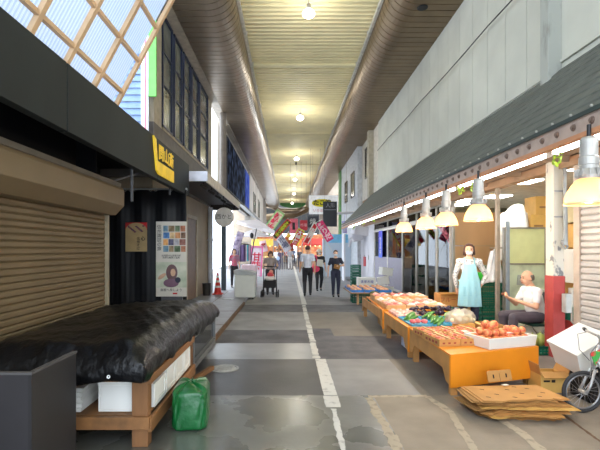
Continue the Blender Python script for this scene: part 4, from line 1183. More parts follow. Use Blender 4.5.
# open carton with red printing on a crate behind the vegetable table
crm = mat('green_crate_plastic', (20, 120, 92), 0.45, var=0.1)
def crate(c, size, m, label, group=None, rz_=0.0):
    w, d, h = size
    t = thing('plastic_crate', label, 'crate', c, rz_, group=group); b = MB(); k = 0.012
    b.box(-w / 2, w / 2, -d / 2, d / 2, 0.0, 0.01)
    for z in (0.0, h * 0.33, h * 0.66, h - 0.03):
        for (x0, x1, y0, y1) in ((-w / 2, w / 2, -d / 2, -d / 2 + k), (-w / 2, w / 2, d / 2 - k, d / 2), (-w / 2, -w / 2 + k, -d / 2, d / 2), (w / 2 - k, w / 2, -d / 2, d / 2)): b.box(x0, x1, y0, y1, z, z + 0.03)
    for i in range(9):
        x = -w / 2 + w * i / 8; x = min(max(x, -w / 2 + 0.008), w / 2 - 0.008); b.box(x - 0.008, x + 0.008, -d / 2, -d / 2 + k, 0, h); b.box(x - 0.008, x + 0.008, d / 2 - k, d / 2, 0, h)
    for i in range(7):
        y = -d / 2 + d * i / 6; y = min(max(y, -d / 2 + 0.008), d / 2 - 0.008); b.box(-w / 2, -w / 2 + k, y - 0.008, y + 0.008, 0, h); b.box(w / 2 - k, w / 2, y - 0.008, y + 0.008, 0, h)
    b.build('basket', m, t)
    return t
sc2 = thing('carton', 'open cardboard carton with red printing standing behind the aubergines', 'carton', (2.98, 8.3, 0))
b = MB(); sheetbox(b, 3.02, 3.45, 8.6, 8.95, 0.45, 0.70, 0.01)
b.build('body', card, sc2, True)
b = MB(); b.obox((3.235, 8.56, 0.705), (0.43, 0.12, 0.008), (-0.35, 0, 0)); b.build('flap', card_y, sc2, True)
text('フルーツ', 0.11, (3.235, 8.596, 0.58), TOCAM, card_print, sc2)
sc2.location = sc2.location
crate((3.235, 8.78, 0.085), (0.5, 0.36, 0.355), crm, 'green plastic crate under the red printed carton')
# lower things beside table legs
b = MB(); sheetbox(b, 1.88, 2.1, 6.9, 7.2, 0.002, 0.16, 0.008); tag(b.build('carton', mat('white_blue_carton', (206, 212, 226), 0.6, col2=(150, 160, 200), scale=12)), 'small white and blue carton on the ground under the vegetable table', 'carton')
b = MB(); sheetbox(b, 1.92, 2.2, 8.9, 9.3, 0.002, 0.17, 0.008); tag(b.build('carton', card_in), 'brown carton on the ground under the farthest fruit table', 'carton')

# ---------------------------------------------------------------- flattened cartons in front of the orange table
rs2 = random.Random(21)
slot_m = mat('dark_slot', (40, 28, 20), 0.8)
for k in range(11):
    z = 0.004 + k * 0.0165
    w_, d_ = rs2.uniform(0.62, 0.88), rs2.uniform(0.36, 0.48)
    c = (2.2 + rs2.uniform(-.09, .09), 4.24 + rs2.uniform(-.05, .045)); a = 0.06 + rs2.uniform(-.2, .2)
    if k == 10: w_, d_, c, a = 0.84, 0.45, (2.2, 4.25), 0.06
    t = thing('flattened_carton', ['flattened brown carton in the pile on the ground, layer %s' % q for q in ('1',)][0], 'carton', (c[0], c[1], z), a, group='flattened cartons in the ground pile')
    t['label'] = 'flattened brown carton on top of the ground pile' if k == 10 else 'flattened brown carton within the ground pile in front of the orange table'
    b = MB(); n = 14
    pts = []
    for i in range(n): pts.append((-w_ / 2 + w_ * i / n, -d_ / 2 + (rs2.choice((-.03, 0, .03)) if i % 3 == 0 else rs2.uniform(-.012, .012))))
    pts.append((w_ / 2 + rs2.uniform(-.03, .03), -d_ / 2)); pts.append((w_ / 2, 0)); pts.append((w_ / 2 - 0.02, d_ / 2)); pts.append((-w_ / 2, d_ / 2)); pts.append((-w_ / 2 - rs2.uniform(0, .03), 0))
    b.prism(pts, 0.004, 0.007, axis='z'); b.prism([(p[0] * 0.96 + 0.01, p[1] * 0.95) for p in pts], 0.0115, 0.0145, axis='z'); b.prism([(p[0] * 0.8, p[1] * 0.8) for p in pts], 0.0005, 0.0125, axis='z')
    b.build('board', (card, card_in, card_y, card)[k % 4] if k != 10 else card, t)
    if k == 10:
        b = MB()
        for (x, y) in ((-.3, -.12), (-.18, -.05), (-.05, -.14), (.08, -.04), (.2, -.13), (.3, -.03), (-.25, .1), (.0, .08), (.22, .1), (.12, .16)): b.obox((x, y, 0.0155), (0.04, 0.012, 0.001), (0, 0, -0.6))
        b.build('slot', slot_m, t)
    if k == 2:
        b = MB(); b.box(0.1, 0.22, -d_ / 2 - 0.004, -d_ / 2 + 0.05, 0.015, 0.019); b.build('red_tape', red_ink, t)
b = MB()
pl = thing('carton_piece', 'small upright piece of cardboard leaning against the orange table front', 'carton piece', (2.26, 4.60, 0.185))
M_ = [(-0.15, 0), (0.15, 0), (0.15, 0.1), (0.135, 0.115), (0.01, 0.115), (0.0, 0.10), (-0.01, 0.115), (-0.135, 0.115), (-0.15, 0.1)]
b.prism(M_, -0.004, 0.004); b.build('board', card, pl)
b = MB(); b.box(-0.085, -0.07, -0.006, -0.004, 0.035, 0.075); b.box(0.075, 0.09, -0.006, -0.004, 0.035, 0.075); b.box(-0.001, 0.001, -0.006, -0.004, 0.0, 0.085); b.build('slot', slot_m, pl)
pl.rotation_euler = (-0.25, 0, 0.25)
b = MB(); b.obox((2.22, 4.42, 0.205), (0.06, 0.04, 0.006), (0, 0, 0.3)); tag(b.build('paper_scrap', paper), 'white scrap of paper on the pile of flattened cartons', 'paper')
# open carton with flaps
oc = thing('carton', 'open brown carton with raised flaps on the ground between the orange table and the bicycle', 'carton', (2.93, 4.95, 0))
b = MB(); sheetbox(b, 2.80, 3.10, 4.78, 5.04, 0.002, 0.2, 0.008)
b.build('body', card_y, oc, True)
b = MB(); b.obox((2.79, 4.91, 0.25), (0.008, 0.26, 0.13), (0, -0.25, 0)); b.obox((2.95, 4.76, 0.205), (0.29, 0.1, 0.006), (0.5, 0, 0)); b.obox((3.12, 4.91, 0.24), (0.008, 0.26, 0.1), (0, 0.5, 0)); b.build('flap', card, oc, True)
b = MB(); b.box(2.83, 2.9, 4.778, 4.78, 0.12, 0.14); b.box(2.92, 2.96, 4.778, 4.78, 0.115, 0.145); b.build('printing', slot_m, oc, True)

# ---------------------------------------------------------------- big tilted foam box and bicycle
A = Vector((2.84, 4.73, 0.60)); U = Vector((0.46, 0.17, 0.16)); V = Vector((0.04, -0.43, -0.06)); Wn = U.cross(V).normalized()
if Wn.z > 0: Wn = -Wn
fb = thing('foam_box', 'big tapered white foam box propped at an angle behind the bicycle wheel', 'box', A)
def tp_(u, v, w): return (A + U * (u + (0.5 - u) * 0.12 * w) + V * (v + (0.5 - v) * 0.12 * w) + Wn * 0.27 * w)
b = MB(); vv = [tp_(0, 0, 0.12), tp_(1, 0, .12), tp_(1, 1, .12), tp_(0, 1, .12), tp_(0, 0, 1.0), tp_(1, 0, 1), tp_(1, 1, 1), tp_(0, 1, 1)]
b.add(vv, [(0, 1, 2, 3), (7, 6, 5, 4), (0, 4, 5, 1), (1, 5, 6, 2), (2, 6, 7, 3), (3, 7, 4, 0)]); b.build('body', foam, fb, True, bevel=0.006)
b = MB(); vv = [tp_(-.02, -.02, 0), tp_(1.02, -.02, 0), tp_(1.02, 1.02, 0), tp_(-.02, 1.02, 0), tp_(-.02, -.02, .12), tp_(1.02, -.02, .12), tp_(1.02, 1.02, .12), tp_(-.02, 1.02, .12)]
b.add(vv, [(0, 1, 2, 3), (7, 6, 5, 4), (0, 4, 5, 1), (1, 5, 6, 2), (2, 6, 7, 3), (3, 7, 4, 0)]); b.build('lid', foam, fb, True, bevel=0.006)
cr_b = crate((3.3, 4.62, 0.0), (0.36, 0.3, 0.3), mat('black_crate', (38, 36, 36), 0.6), 'black crate under the tilted white foam box behind the bicycle wheel')
bi = thing('bicycle', 'small silver bicycle with black front wheel at the edge of the photo, facing the street', 'bicycle', (2.87, 4.2, 0))
def wheel(cx, parent, nm, r=0.205):
    t = bpy.data.objects.new(nm, None); C.objects.link(t); t.parent = parent; t.location = (cx, 0, r + 0.002)
    cc = lambda rr, n=36: [(rr * math.cos(2 * PI * k / n), 0, rr * math.sin(2 * PI * k / n)) for k in range(n)]
    b = MB(); b.tube(cc(r - 0.017), 0.018, 8, closed=True); b.build('tyre', mat('tyre_rubber', (44, 44, 46), 0.7), t, smooth=True)
    b = MB(); b.tube(cc(r - 0.042), 0.009, 6, closed=True); b.build('rim', mat('alloy_rim', (150, 152, 155), 0.3, metal=0.8), t, smooth=True)
    b = MB()
    for k in range(20):
        a = 2 * PI * k / 20; b.tube([(0.02 * math.cos(a + .6), 0.02 * (-1) ** k, 0.02 * math.sin(a + .6)), ((r - 0.045) * math.cos(a), 0, (r - 0.045) * math.sin(a))], 0.0018, 4)
    b.build('spoke', mat('spoke_steel', (170, 170, 172), 0.3, metal=0.8), t)
    b = MB(); b.tube([(0, -0.045, 0), (0, 0.045, 0)], 0.018, 10); b.build('hub', hous_m, t)
    return t
wheel(0, bi, 'front_wheel'); wheel(0.85, bi, 'rear_wheel')
silver = mat('silver_frame_paint', (176, 178, 180), 0.3, metal=0.5)
b = MB()
for s in (-1, 1): b.tube([(0, s * 0.05, 0.205), (0.04, s * 0.05, 0.28), (0.10, s * 0.03, 0.43)], 0.013, 8)
b.tube([(0.10, 0, 0.43), (0.165, 0, 0.66)], 0.019, 10); b.build('fork', silver, bi, smooth=True)
b = MB(); b.tube([(0.13, 0, 0.52), (0.25, 0, 0.36), (0.45, 0, 0.24), (0.5, 0, 0.22)], 0.022, 10); b.tube([(0.5, 0, 0.22), (0.58, 0, 0.5)], 0.017, 8); b.tube([(0.5, 0.03, 0.22), (0.85, 0.05, 0.205)], 0.01, 6); b.tube([(0.56, 0.03, 0.42), (0.85, 0.05, 0.205)], 0.009, 6); b.build('frame', silver, bi, smooth=True)
b = MB(); b.tube([(0.165, 0, 0.64), (0.17, 0, 0.72), (0.13, -0.02, 0.76)], 0.013, 8); b.tube([(0.16, 0, 0.745), (0.15, 0.16, 0.77), (0.2, 0.27, 0.77)], 0.011, 8); b.tube([(0.16, 0, 0.745), (0.13, -0.14, 0.765), (0.17, -0.26, 0.755)], 0.011, 8); b.build('handlebar', hous_m, bi, smooth=True)
b = MB(); b.tube([(0.14, -0.18, 0.762), (0.18, -0.29, 0.752)], 0.017, 8); b.tube([(0.16, 0.19, 0.77), (0.21, 0.29, 0.77)], 0.017, 8); b.build('grip', spk, bi, smooth=True)
b = MB(); b.tube([(0.13, -0.16, 0.76), (0.03, -0.17, 0.72), (0.0, -0.1, 0.6), (0.06, -0.04, 0.46), (0.03, -0.05, 0.35)], 0.004, 6); b.tube([(0.14, 0.15, 0.76), (0.05, 0.15, 0.74), (0.02, 0.08, 0.6), (0.09, 0.03, 0.5)], 0.004, 6); b.build('brake_cable', mat('cable_grey', (130, 130, 130), 0.4), bi, smooth=True)
b = MB(); b.add([(0.03, -0.06, 0.6), (0.16, -0.06, 0.64), (0.09, -0.05, 0.47), (0.03, -0.052, 0.6), (0.16, -0.052, 0.64), (0.09, -0.042, 0.47)], [(0, 2, 1), (3, 4, 5), (0, 1, 4, 3), (1, 2, 5, 4), (2, 0, 3, 5)]); b.build('pennant', mat('colourful_pennant', (210, 60, 60), 0.5, col2=(70, 170, 80), scale=22, lo=0.45, hi=0.5), bi)
b = MB(); b.ball((0.62, 0, 0.56), (0.12, 0.06, 0.03), 14, 8); b.tube([(0.58, 0, 0.48), (0.6, 0, 0.56)], 0.014, 8); b.build('saddle', spk, bi, smooth=True)
# ---------------------------------------------------------------- right shop frontage
alu = mat('bronze_door_frame', (140, 136, 126), 0.4, metal=0.4)
alu_l = mat('pale_door_frame', (196, 192, 182), 0.45, metal=0.2)
GL = glass('shop_glass', (228, 236, 232), 0.03)
XS = 3.85
def YS(px): return XS * F / (px - CX)
# open bay posts
b = MB(); b.box(3.82, 3.88, 7.90, 7.98, 0.08, 2.72); struct(b.build('door_2', mat('beige_door_post', (150, 138, 122), 0.5), bevel=0.005))
b = MB(); b.box(3.93, 3.98, 7.75, 7.80, 0.08, 2.1); struct(b.build('trim_19', mat('blue_grey_post', (128, 140, 150), 0.45)))
b = MB(); b.box(3.83, 3.88, 10.04, 10.12, 0.08, 2.72); struct(b.build('trim_20', alu))
# sliding glass doors from 10.1 to 19
edges = [453, 437, 427, 417, 403, 388, 375]
lo_cols = [None, None, None, None, 'p', 'p']
for i in range(6):
    y0, y1 = YS(edges[i]), YS(edges[i + 1])
    y0 += 0.1 if i == 0 else 0
    fr = MB(); t = 0.06
    for a, c in ((y0, y0 + t), (y1 - t, y1)): fr.box(XS - 0.03, XS + 0.03, a, c, 0.08, 2.4)
    fr.box(XS - 0.03, XS + 0.03, y0, y1, 0.08, 0.16); fr.box(XS - 0.03, XS + 0.03, y0, y1, 2.34, 2.4)
    d = struct(fr.build('door_%d' % (i + 3), alu if i in (1, 2, 3) else alu_l))
    g = MB(); lo = 1.28 if lo_cols[i] else 0.16
    g.box(XS - 0.004, XS + 0.004, y0 + t, y1 - t, lo, 2.34); g.build('pane', GL, d, True)
    if lo_cols[i]:
        g = MB(); g.box(XS - 0.015, XS + 0.015, y0 + t, y1 - t, 0.16, 1.28); g.build('kick_panel', mat('mauve_grey_panel', (150, 146, 160), 0.6, var=0.05), d, True)
b = MB(); b.box(3.82, 3.88, YS(452), YS(375), 2.4, 2.46); b.box(3.82, 3.88, YS(452), YS(375), 2.68, 2.74)
for p in edges: b.box(3.82, 3.88, YS(p) - 0.04, YS(p) + 0.04, 2.4, 2.72)
struct(b.build('trim_21', alu))
tg = MB(); tg.box(3.846, 3.854, YS(452), YS(375), 2.46, 2.68); struct(tg.build('window_11', GL))
# coloured things behind the doors
def slab(name, label, cat, x0, x1, y0, y1, z0, z1, m, bev=0.0):
    b = MB(); b.box(x0, x1, y0, y1, z0, z1); return tag(b.build(name, m, bevel=bev), label, cat)
beige_cab = mat('yellow_beige_cabinet', (196, 184, 138), 0.5, var=0.06)
def cupboard(x0, x1, y0, y1, z1, m, label, cat='cupboard', nm='cupboard'):
    t = thing(nm, label, cat, ((x0 + x1) / 2, (y0 + y1) / 2, 0.08))
    b = MB(); b.box(x0, x1, y0, y1, 0.08, z1); b.build('body', m, t, True, bevel=0.01)
    b = MB(); b.box(x0 - 0.02, x0, y0 + 0.03, (y0 + y1) / 2 - 0.01, 0.2, z1 - 0.06); b.box(x0 - 0.02, x0, (y0 + y1) / 2 + 0.01, y1 - 0.03, 0.2, z1 - 0.06); b.build('door', m, t, True, bevel=0.004)
    b = MB(); ym = (y0 + y1) / 2; b.box(x0 - 0.04, x0 - 0.02, ym - 0.08, ym - 0.05, 1.1, 1.3); b.build('handle', alu, t, True)
cupboard(4.3, 4.8, 12.6, 14.0, 2.35, beige_cab, 'tall yellow beige cupboard behind the glass doors')
cupboard(4.4, 4.9, 16.2, 17.6, 2.3, mat('grey_green_cab', (150, 158, 146), 0.5), 'tall grey green cupboard behind the farthest glass doors')
cupboard(4.6, 5.2, 14.4, 15.6, 2.0, mat('dark_slate_cab', (84, 92, 112), 0.5), 'dark slate blue cupboard behind the glass doors')
slab('display_freezer', 'white low freezer behind the glass doors', 'freezer', 4.4, 5.4, 10.9, 12.3, 0.08, 0.95, mat('white_enamel', (222, 226, 230), 0.35), 0.02)
slab('poster', 'blue and white board imitating reflections in the first glass door beside the woman', 'poster', 4.32, 4.34, 10.7, 11.6, 0.9, 1.9, mat('blue_reflection', (70, 130, 214), 0.5, col2=(190, 214, 240), scale=5, lo=0.45, hi=0.6))  # added board, blue and white reflections of the door put into its colour
wl = text('大売出し', 0.22, (3.83, YS(445), 2.0), (PI / 2, 0.5, -PI / 2), mat('pink_letters', (214, 90, 110), 0.5), None, 'window_lettering'); tag(wl, 'slanting red lettering stuck on the glass door beside the woman', 'lettering')
bb = thing('vertical_banner', 'narrow violet blue vertical banner hanging on the glass door frame', 'banner', (3.75, YS(379.5), 1.2))
b = MB(); yy = 3.77 * F / (380.5 - CX); b.box(3.765, 3.775, yy - 0.35, yy + 0.35, 1.25, 2.35); b.build('cloth', mat('violet_blue_cloth', (64, 52, 196), 0.6, col2=(70, 110, 220), scale=1.2), bb, True)
text('\n'.join('営業中'), 0.26, (3.76, yy, 1.7), FROMRIGHT, paper, bb)
# white panels and stacked stuff further along
wh_panel = mat('white_panel', (218, 217, 222), 0.6, var=0.05, scale=1.5)
b = MB(); b.box(3.80, 3.92, YS(375), YS(362), 0, 2.72); struct(b.build('wall_right', wh_panel))
for k in range(3):
    y = YS(375) + 0.15 + k * 1.15
    d = MB(); d.box(3.77, 3.8, y, y + 1.05, 0.05, 2.5); o = struct(d.build('door_%d' % (k + 9), wh_panel, bevel=0.01))
    d = MB(); d.box(3.74, 3.77, y + 0.9, y + 0.95, 1.1, 1.3); d.build('door_handle', hous_m, o, True)
slab('notice_board', 'tall narrow red sign board hanging by the white panels', 'sign', 3.73, 3.77, 21.1, 21.6, -0.25 + 1.0, 1.22, mat('red_sign', (206, 46, 52), 0.5))
# hanging ventilation boxes
vb = thing('ventilation_duct', 'white boxy ventilation duct hanging under the end of the awning', 'duct', (3.3, 21, 2.0))
b = MB(); b.obox((3.45, 20.9, 2.5), (0.7, 0.8, 0.42), (0.1, 0.15, 0.1)); b.obox((3.35, 21.4, 2.2), (0.5, 0.6, 0.4), (-0.1, -0.2, 0.1)); b.tube([(3.1, 21, 2.2), (3.0, 21, 1.95), (2.95, 21.1, 1.7)], 0.05, 8); b.tube([(3.45, 20.9, 2.6), (3.45, 20.9, 4.09)], 0.02, 6); b.build('casing', wh_panel, vb, True, bevel=0.02)
pb_ = MB(); pb_.box(2.75, 2.82, 21.5, 22.4, 0.0, 2.35); tag(pb_.build('standing_board', wh_panel), 'white standing panel under the hanging ventilation duct', 'panel')
sb = MB(); sb.box(2.2, 3.3, 24.0, 24.06, 1.95, 2.42); o = tag(sb.build('shop_sign', mat('sky_blue_sign', (120, 190, 226), 0.5)), 'sky blue hanging sign above the man in dark clothes', 'sign')
rb = MB(); [rb.tube([(x, 24.03, 2.4), (x, 24.03, 7.0)], 0.008, 6) for x in (3.2,)]; rb.build('hanger_rod', clad_m, o, True)
wb = MB(); wb.box(1.95, 3.6, 25.0, 25.2, 0, 2.2); tag(wb.build('partition_screen', mat('pale_blue_screen', (196, 208, 220), 0.6, var=0.06, scale=1), bevel=0.01), 'pale blue grey screen wall behind the man in dark clothes', 'screen')

# interior: partitions behind the woman and the man
plyw = mat('brown_plywood', (178, 142, 100), 0.6, var=0.08, scale=1.5, stretch=(1, 1, 0.3))
b = MB()
for k in range(3): b.box(3.95, 5.3, 10.25, 10.3, 0.08 + k * 0.8, 0.87 + k * 0.8)
struct(b.build('wall_partition', plyw))
bd = thing('board_partition', 'pale yellow green board on a stained glass screen behind the seated man', 'partition', (4.65, 8.5, 0.08))
b = MB(); b.box(4.28, 5.05, 8.5, 8.53, 1.32, 2.0); b.build('board', mat('yellow_green_board', (196, 200, 146), 0.6, var=0.04), bd, True)
b = MB(); b.box(4.28, 5.05, 8.5, 8.53, 0.08, 1.3); b.build('lower_screen', mat('stained_screen', (196, 206, 176), 0.4, col2=(150, 160, 136), scale=3, lo=0.5, hi=0.75), bd, True)
b = MB()
for x in (4.24, 5.05): b.box(x, x + 0.04, 8.48, 8.55, 0.08, 2.03)
b.box(4.28, 5.05, 8.48, 8.55, 2.0, 2.03); b.box(4.28, 5.05, 8.48, 8.55, 1.29, 1.32); b.build('frame', alu, bd, True)
b = MB(); b.obox((4.62, 8.47, 0.98), (0.24, 0.03, 0.2), (0, 0.1, 0)); b.build('latch_plate', mat('grey_plate', (150, 156, 148), 0.5), bd, True)
# shelf with cartons
shf = thing('storage_shelf', 'steel storage shelf stacked with cartons inside the shop', 'shelf', (5.4, 9.6, 0.08))
b = MB()
for z in (0.6, 1.2, 1.9): b.box(4.9, 6.9, 9.3, 9.9, z, z + 0.04)
b.build('shelf_board', plyw, shf, True)
for x in (4.9, 6.86):
    for y in (9.3, 9.86):
        b = MB(); b.box(x, x + 0.04, y, y + 0.04, 0.08, 2.3); b.build('post', alu, shf, True)
r9 = random.Random(9)
def shelfbox(x, y, z, w, d, h, m, label, group=None, rz_=0):
    t = thing('carton', label, 'carton', (x, y, z), rz_, group=group)
    b = MB(); b.box(-w / 2, w / 2, -d / 2, d / 2, 0, h); b.build('body', m, t, bevel=0.005)
    b = MB(); b.box(-w / 2, w / 2, -0.02, 0.02, h, h + 0.003); b.box(-0.1, 0.1, -d / 2 - 0.003, -d / 2, h * 0.35, h * 0.45); b.build('tape', mat('brown_tape', (150, 110, 66), 0.5), t)
cx_ = [(5.05, 1.945, .3, .3, 'brown carton on the top shelf nearest the plywood wall'), (5.43, 1.945, .34, .4, 'tall brown carton on the top shelf above the green board'), (5.55, 2.35, .36, .4, 'brown carton stacked second high, just under the shop ceiling'), (5.85, 1.945, .45, .40, 'large brown carton on the top shelf beside the pier'), (6.0, 2.35, .4, .36, 'yellow carton stacked highest beside the pier'), (6.4, 1.945, .4, .42, 'brown carton at the inner end of the top shelf'),
       (5.2, 1.245, .5, .45, 'brown carton on the middle shelf behind the green board'), (5.85, 1.245, .5, .5, 'large carton on the middle shelf beside the pier'), (6.45, 1.245, .5, .4, 'carton at the inner end of the middle shelf'), (5.9, 0.645, .6, .4, 'carton on the lowest shelf')]
for (x, z, w, h, l) in cx_: shelfbox(x, 9.58, z, w, .45, h, card_y if r9.random() < .6 else card, l)
# cartons in the gap beside the shutter
for i, (z, h, m, l) in enumerate(((0.085, .45, mat('red_crate_side', (196, 56, 48), 0.6), 'red carton at the foot of the stack between pier and shutter'), (1.1, .5, foam, 'white foam carton in the stack between pier and shutter'), (1.62, .35, card_y, 'brown carton between pier and shutter, second from the top'), (1.99, .42, beige_cab, 'pale yellow carton topmost between pier and shutter'))):
    shelfbox(4.35, 6.35, z, .42, .4, h, m, l)
shelfbox(4.35, 6.35, 0.545, .42, .4, .28, crm, 'green box in the stack between pier and shutter, above the red one')
b = MB(); b.lathe([(0, 0), (0.09, 0), (0.12, 0.2), (0.125, 0.2), (0.12, 0.205), (0, 0.205)], 20, (4.3, 6.3, 0.83), cap=False); tag(b.build('bucket', mat('bright_green_plastic', (60, 180, 60), 0.4), smooth=False), 'bright green bucket between the pier and the shutter', 'bucket')
# crates and pots behind the woman
g = 'green crates stacked behind the woman'
for k in range(3): crate((4.25, 9.0, 0.085 + 0.285 * k), (0.6, 0.42, 0.28), crm, ['green slatted crate lowest in the stack behind the aproned woman', 'green slatted crate in the middle of the stack behind the aproned woman', 'green slatted crate topmost in the stack behind the aproned woman'][k])
for (x, nm) in ((4.07, 'bright green lidded pot on the crates, nearest the woman'), (4.4, 'bright green lidded pot on the crates, nearest the door post')):
    b = MB(); b.lathe([(0, 0), (0.13, 0), (0.155, 0.03), (0.155, 0.15), (0.165, 0.155), (0.16, 0.17), (0, 0.175)], 24, (x, 9.0, 0.945), cap=False); tag(b.build('pot', mat('bright_green_plastic2', (40, 170, 44), 0.35), smooth=False), nm, 'pot')
b = MB(); b.lathe([(0, 0), (0.13, 0), (0.19, 0.06), (0.2, 0.12), (0.21, 0.125), (0.19, 0.13), (0.17, 0.06), (0, 0.04)], 24, (4.25, 9.0, 1.125), cap=False); tag(b.build('basin', mat('grey_green_basin', (110, 120, 96), 0.5), smooth=True), 'grey green basin resting on the two green pots', 'basin')
# white cloth hanging, and big white plastic sheet
b = MB()
b.grid(24, 16, lambda u, v: (3.93 + 0.36 * u * (0.55 + 0.45 * (1 - v)) + 0.1 * v, 8.6 + 0.05 * math.sin(u * 12 + v * 3) + 0.02 * math.sin(u * 31), 0.95 + 0.65 * v - 0.08 * abs(u - 0.5)))
ws = mat('white_cloth', (226, 226, 226), 0.7, bump=0.2, bscale=8)
tag(b.build('white_cloth', ws, smooth=True, fix=False, solid=0.006), 'white cloth hanging behind the shoulder of the aproned woman', 'cloth')
hk = MB(); hk.tube([(3.86, 8.0, 1.62), (4.0, 8.55, 1.62), (4.35, 8.62, 1.62)], 0.012, 6); tag(hk.build('hanging_rail', alu), 'thin rail from the door post from which the white cloth hangs', 'rail')
b = MB()
b.grid(30, 20, lambda u, v: (4.42 + 0.66 * u, 9.1 + 0.06 * math.sin(u * 9 + v * 5) - 0.1 * math.sin(PI * u), 1.35 + (1.22 - 0.5 * abs(u - 0.55)) * v + 0.02 * math.sin(u * 20)))
tag(b.build('plastic_sheet', mat('milky_plastic', (224, 222, 218), 0.4, bump=0.3, bscale=6), smooth=True, fix=False, solid=0.005), 'milky white plastic sheet draped over the stock above the green board', 'sheet')
# panel lights on the shop ceiling
for (x, y, l) in ((4.55, 8.4, 'square lit ceiling panel inside the shop above the seated man'), (5.2, 10.8, 'lit ceiling panel inside the shop behind the plywood wall'), (4.7, 6.9, 'lit ceiling panel inside the shop nearest the shutter'), (5.0, 12.8, 'lit ceiling panel behind the glass doors'), (4.7, 11.6, 'lit ceiling panel above the white freezer')):
    t = thing('ceiling_light', l, 'lamp', (x, y, 2.9)); b = MB(); b.box(-0.3, 0.3, -0.3, 0.3, 0.02, 0.05); b.build('frame', mat('white_fitting', (225, 225, 222)), t)
    b = MB(); b.box(-0.27, 0.27, -0.27, 0.27, 0.005, 0.02); b.build('diffuser', mat('lit_panel', (255, 255, 250), 0.5, emit=12.0), t)
# small green sprigs on the awning edge
r5 = random.Random(5)
leaf_m = mat('yellow_green_leaf', (170, 200, 60), 0.5)
for i, y in enumerate((3.9, 5.7, 6.1, 6.6, 12.4, 14.2, 16.3)):
    b = MB()
    for k in range(9):
        c = Vector((2.45 + r5.uniform(-.03, .03), y + r5.uniform(-.06, .06), 2.48 - r5.uniform(0, .12)))
        b.ball(c, (0.03, 0.004, 0.018), 8, 5, M=Euler((r5.uniform(-1, 1), r5.uniform(-1, 1), r5.uniform(0, 3))).to_matrix())
    b.tube([(2.45, y, 2.52), (2.45, y, 2.38)], 0.003, 5)
    tag(b.build('leaf_sprig', leaf_m), 'small yellow green sprig hanging from the orange edge beam', 'sprig', 'leaf sprigs along the awning edge')

# tomato table far right, crates and foam boxes
for k in range(3):
    a = [0.25, -0.25, 0.2][k]
    t = thing('foam_box', ['grey white foam box lowest in the leaning stack by the glass doors', 'grey white foam box in the middle of the leaning stack by the glass doors', 'grey white foam box on top of the leaning stack by the glass doors'][k], 'box', (3.27 - 0.05 * (k % 2), 14.6, 0.09 + k * 0.31), rot=(0, 0.14 * (-1) ** k, a))
    b = MB(); b.box(-0.19, 0.19, -0.16, 0.16, 0, 0.22); b.build('body', foam, t, bevel=0.01)
    b = MB(); b.box(-0.2, 0.2, -0.17, 0.17, 0.22, 0.26); b.build('lid', foam, t, bevel=0.01)
tt = thing('market_table', 'low trestle of blue mesh tomato trays beyond the fruit tables', 'table', (2.45, 12.8, 0))
b = MB(); b.box(1.75, 2.95, 12.2, 13.9, 0.33, 0.36); b.build('tabletop', plyw, tt, True)
for x in (1.95, 2.8):
    for y in (12.35, 13.6): b = MB(); b.box(x, x + 0.06, y, y + 0.06, 0, 0.33); b.build('leg', plyw, tt, True)
blue_n = mat('blue_net', (52, 120, 196), 0.4)
for i in range(6):
    x, y = 1.78 + (i % 3) * 0.39, 12.25 + (i // 3) * 0.8
    b = MB(); sheetbox(b, x, x + 0.36, y, y + 0.7, 0.362, 0.43, 0.012); tag(b.build('produce_tray', blue_n), 'blue mesh tray heaped with tomatoes on the far trestle', 'tray', 'blue mesh trays on the far trestle')
    for k in range(8):
        bb_ = MB(); bb_.ball((0, 0, 0), (0.06, 0.06, 0.05), 10, 7)
        o = bb_.build('tomato', mat('orange_tomato', (226, 150, 110), 0.4, col2=(236, 190, 150), scale=6), smooth=True, origin=(0, 0, 0)); o.location = (x + 0.1 + (k % 2) * 0.15, y + 0.1 + (k // 2) * 0.16, 0.425)
        tag(o, 'pale orange tomato in the blue mesh trays', 'tomato', 'tomatoes in the blue mesh trays')
crate((2.15, 12.95, 0.0), (0.55, 0.4, 0.31), crm, 'green crate under the far tomato trestle')
for k in range(3): crate((2.62, 16.9, 0.0 + 0.33 * k), (0.35, 0.5, 0.32), crm, ['green crate lowest in the stack behind the tomatoes', 'green crate in the middle of the stack behind the tomatoes', 'green crate topmost in the stack behind the tomatoes'][k])
wbx = thing('foam_box', 'white foam box with blue print standing behind the blue tomato trays', 'box', (2.9, 15.2, 0)); b = MB(); b.box(2.35, 2.95, 14.6, 15.0, 0.35, 0.62); b.build('body', foam, wbx, True, bevel=0.01); text('青果市場', 0.11, (2.65, 14.595, 0.48), TOCAM, mat('blue_ink', (50, 60, 160), 0.5), wbx)
b = MB(); b.box(2.3, 3.0, 14.55, 15.05, 0, 0.35); b.build('stand', card, wbx, True)

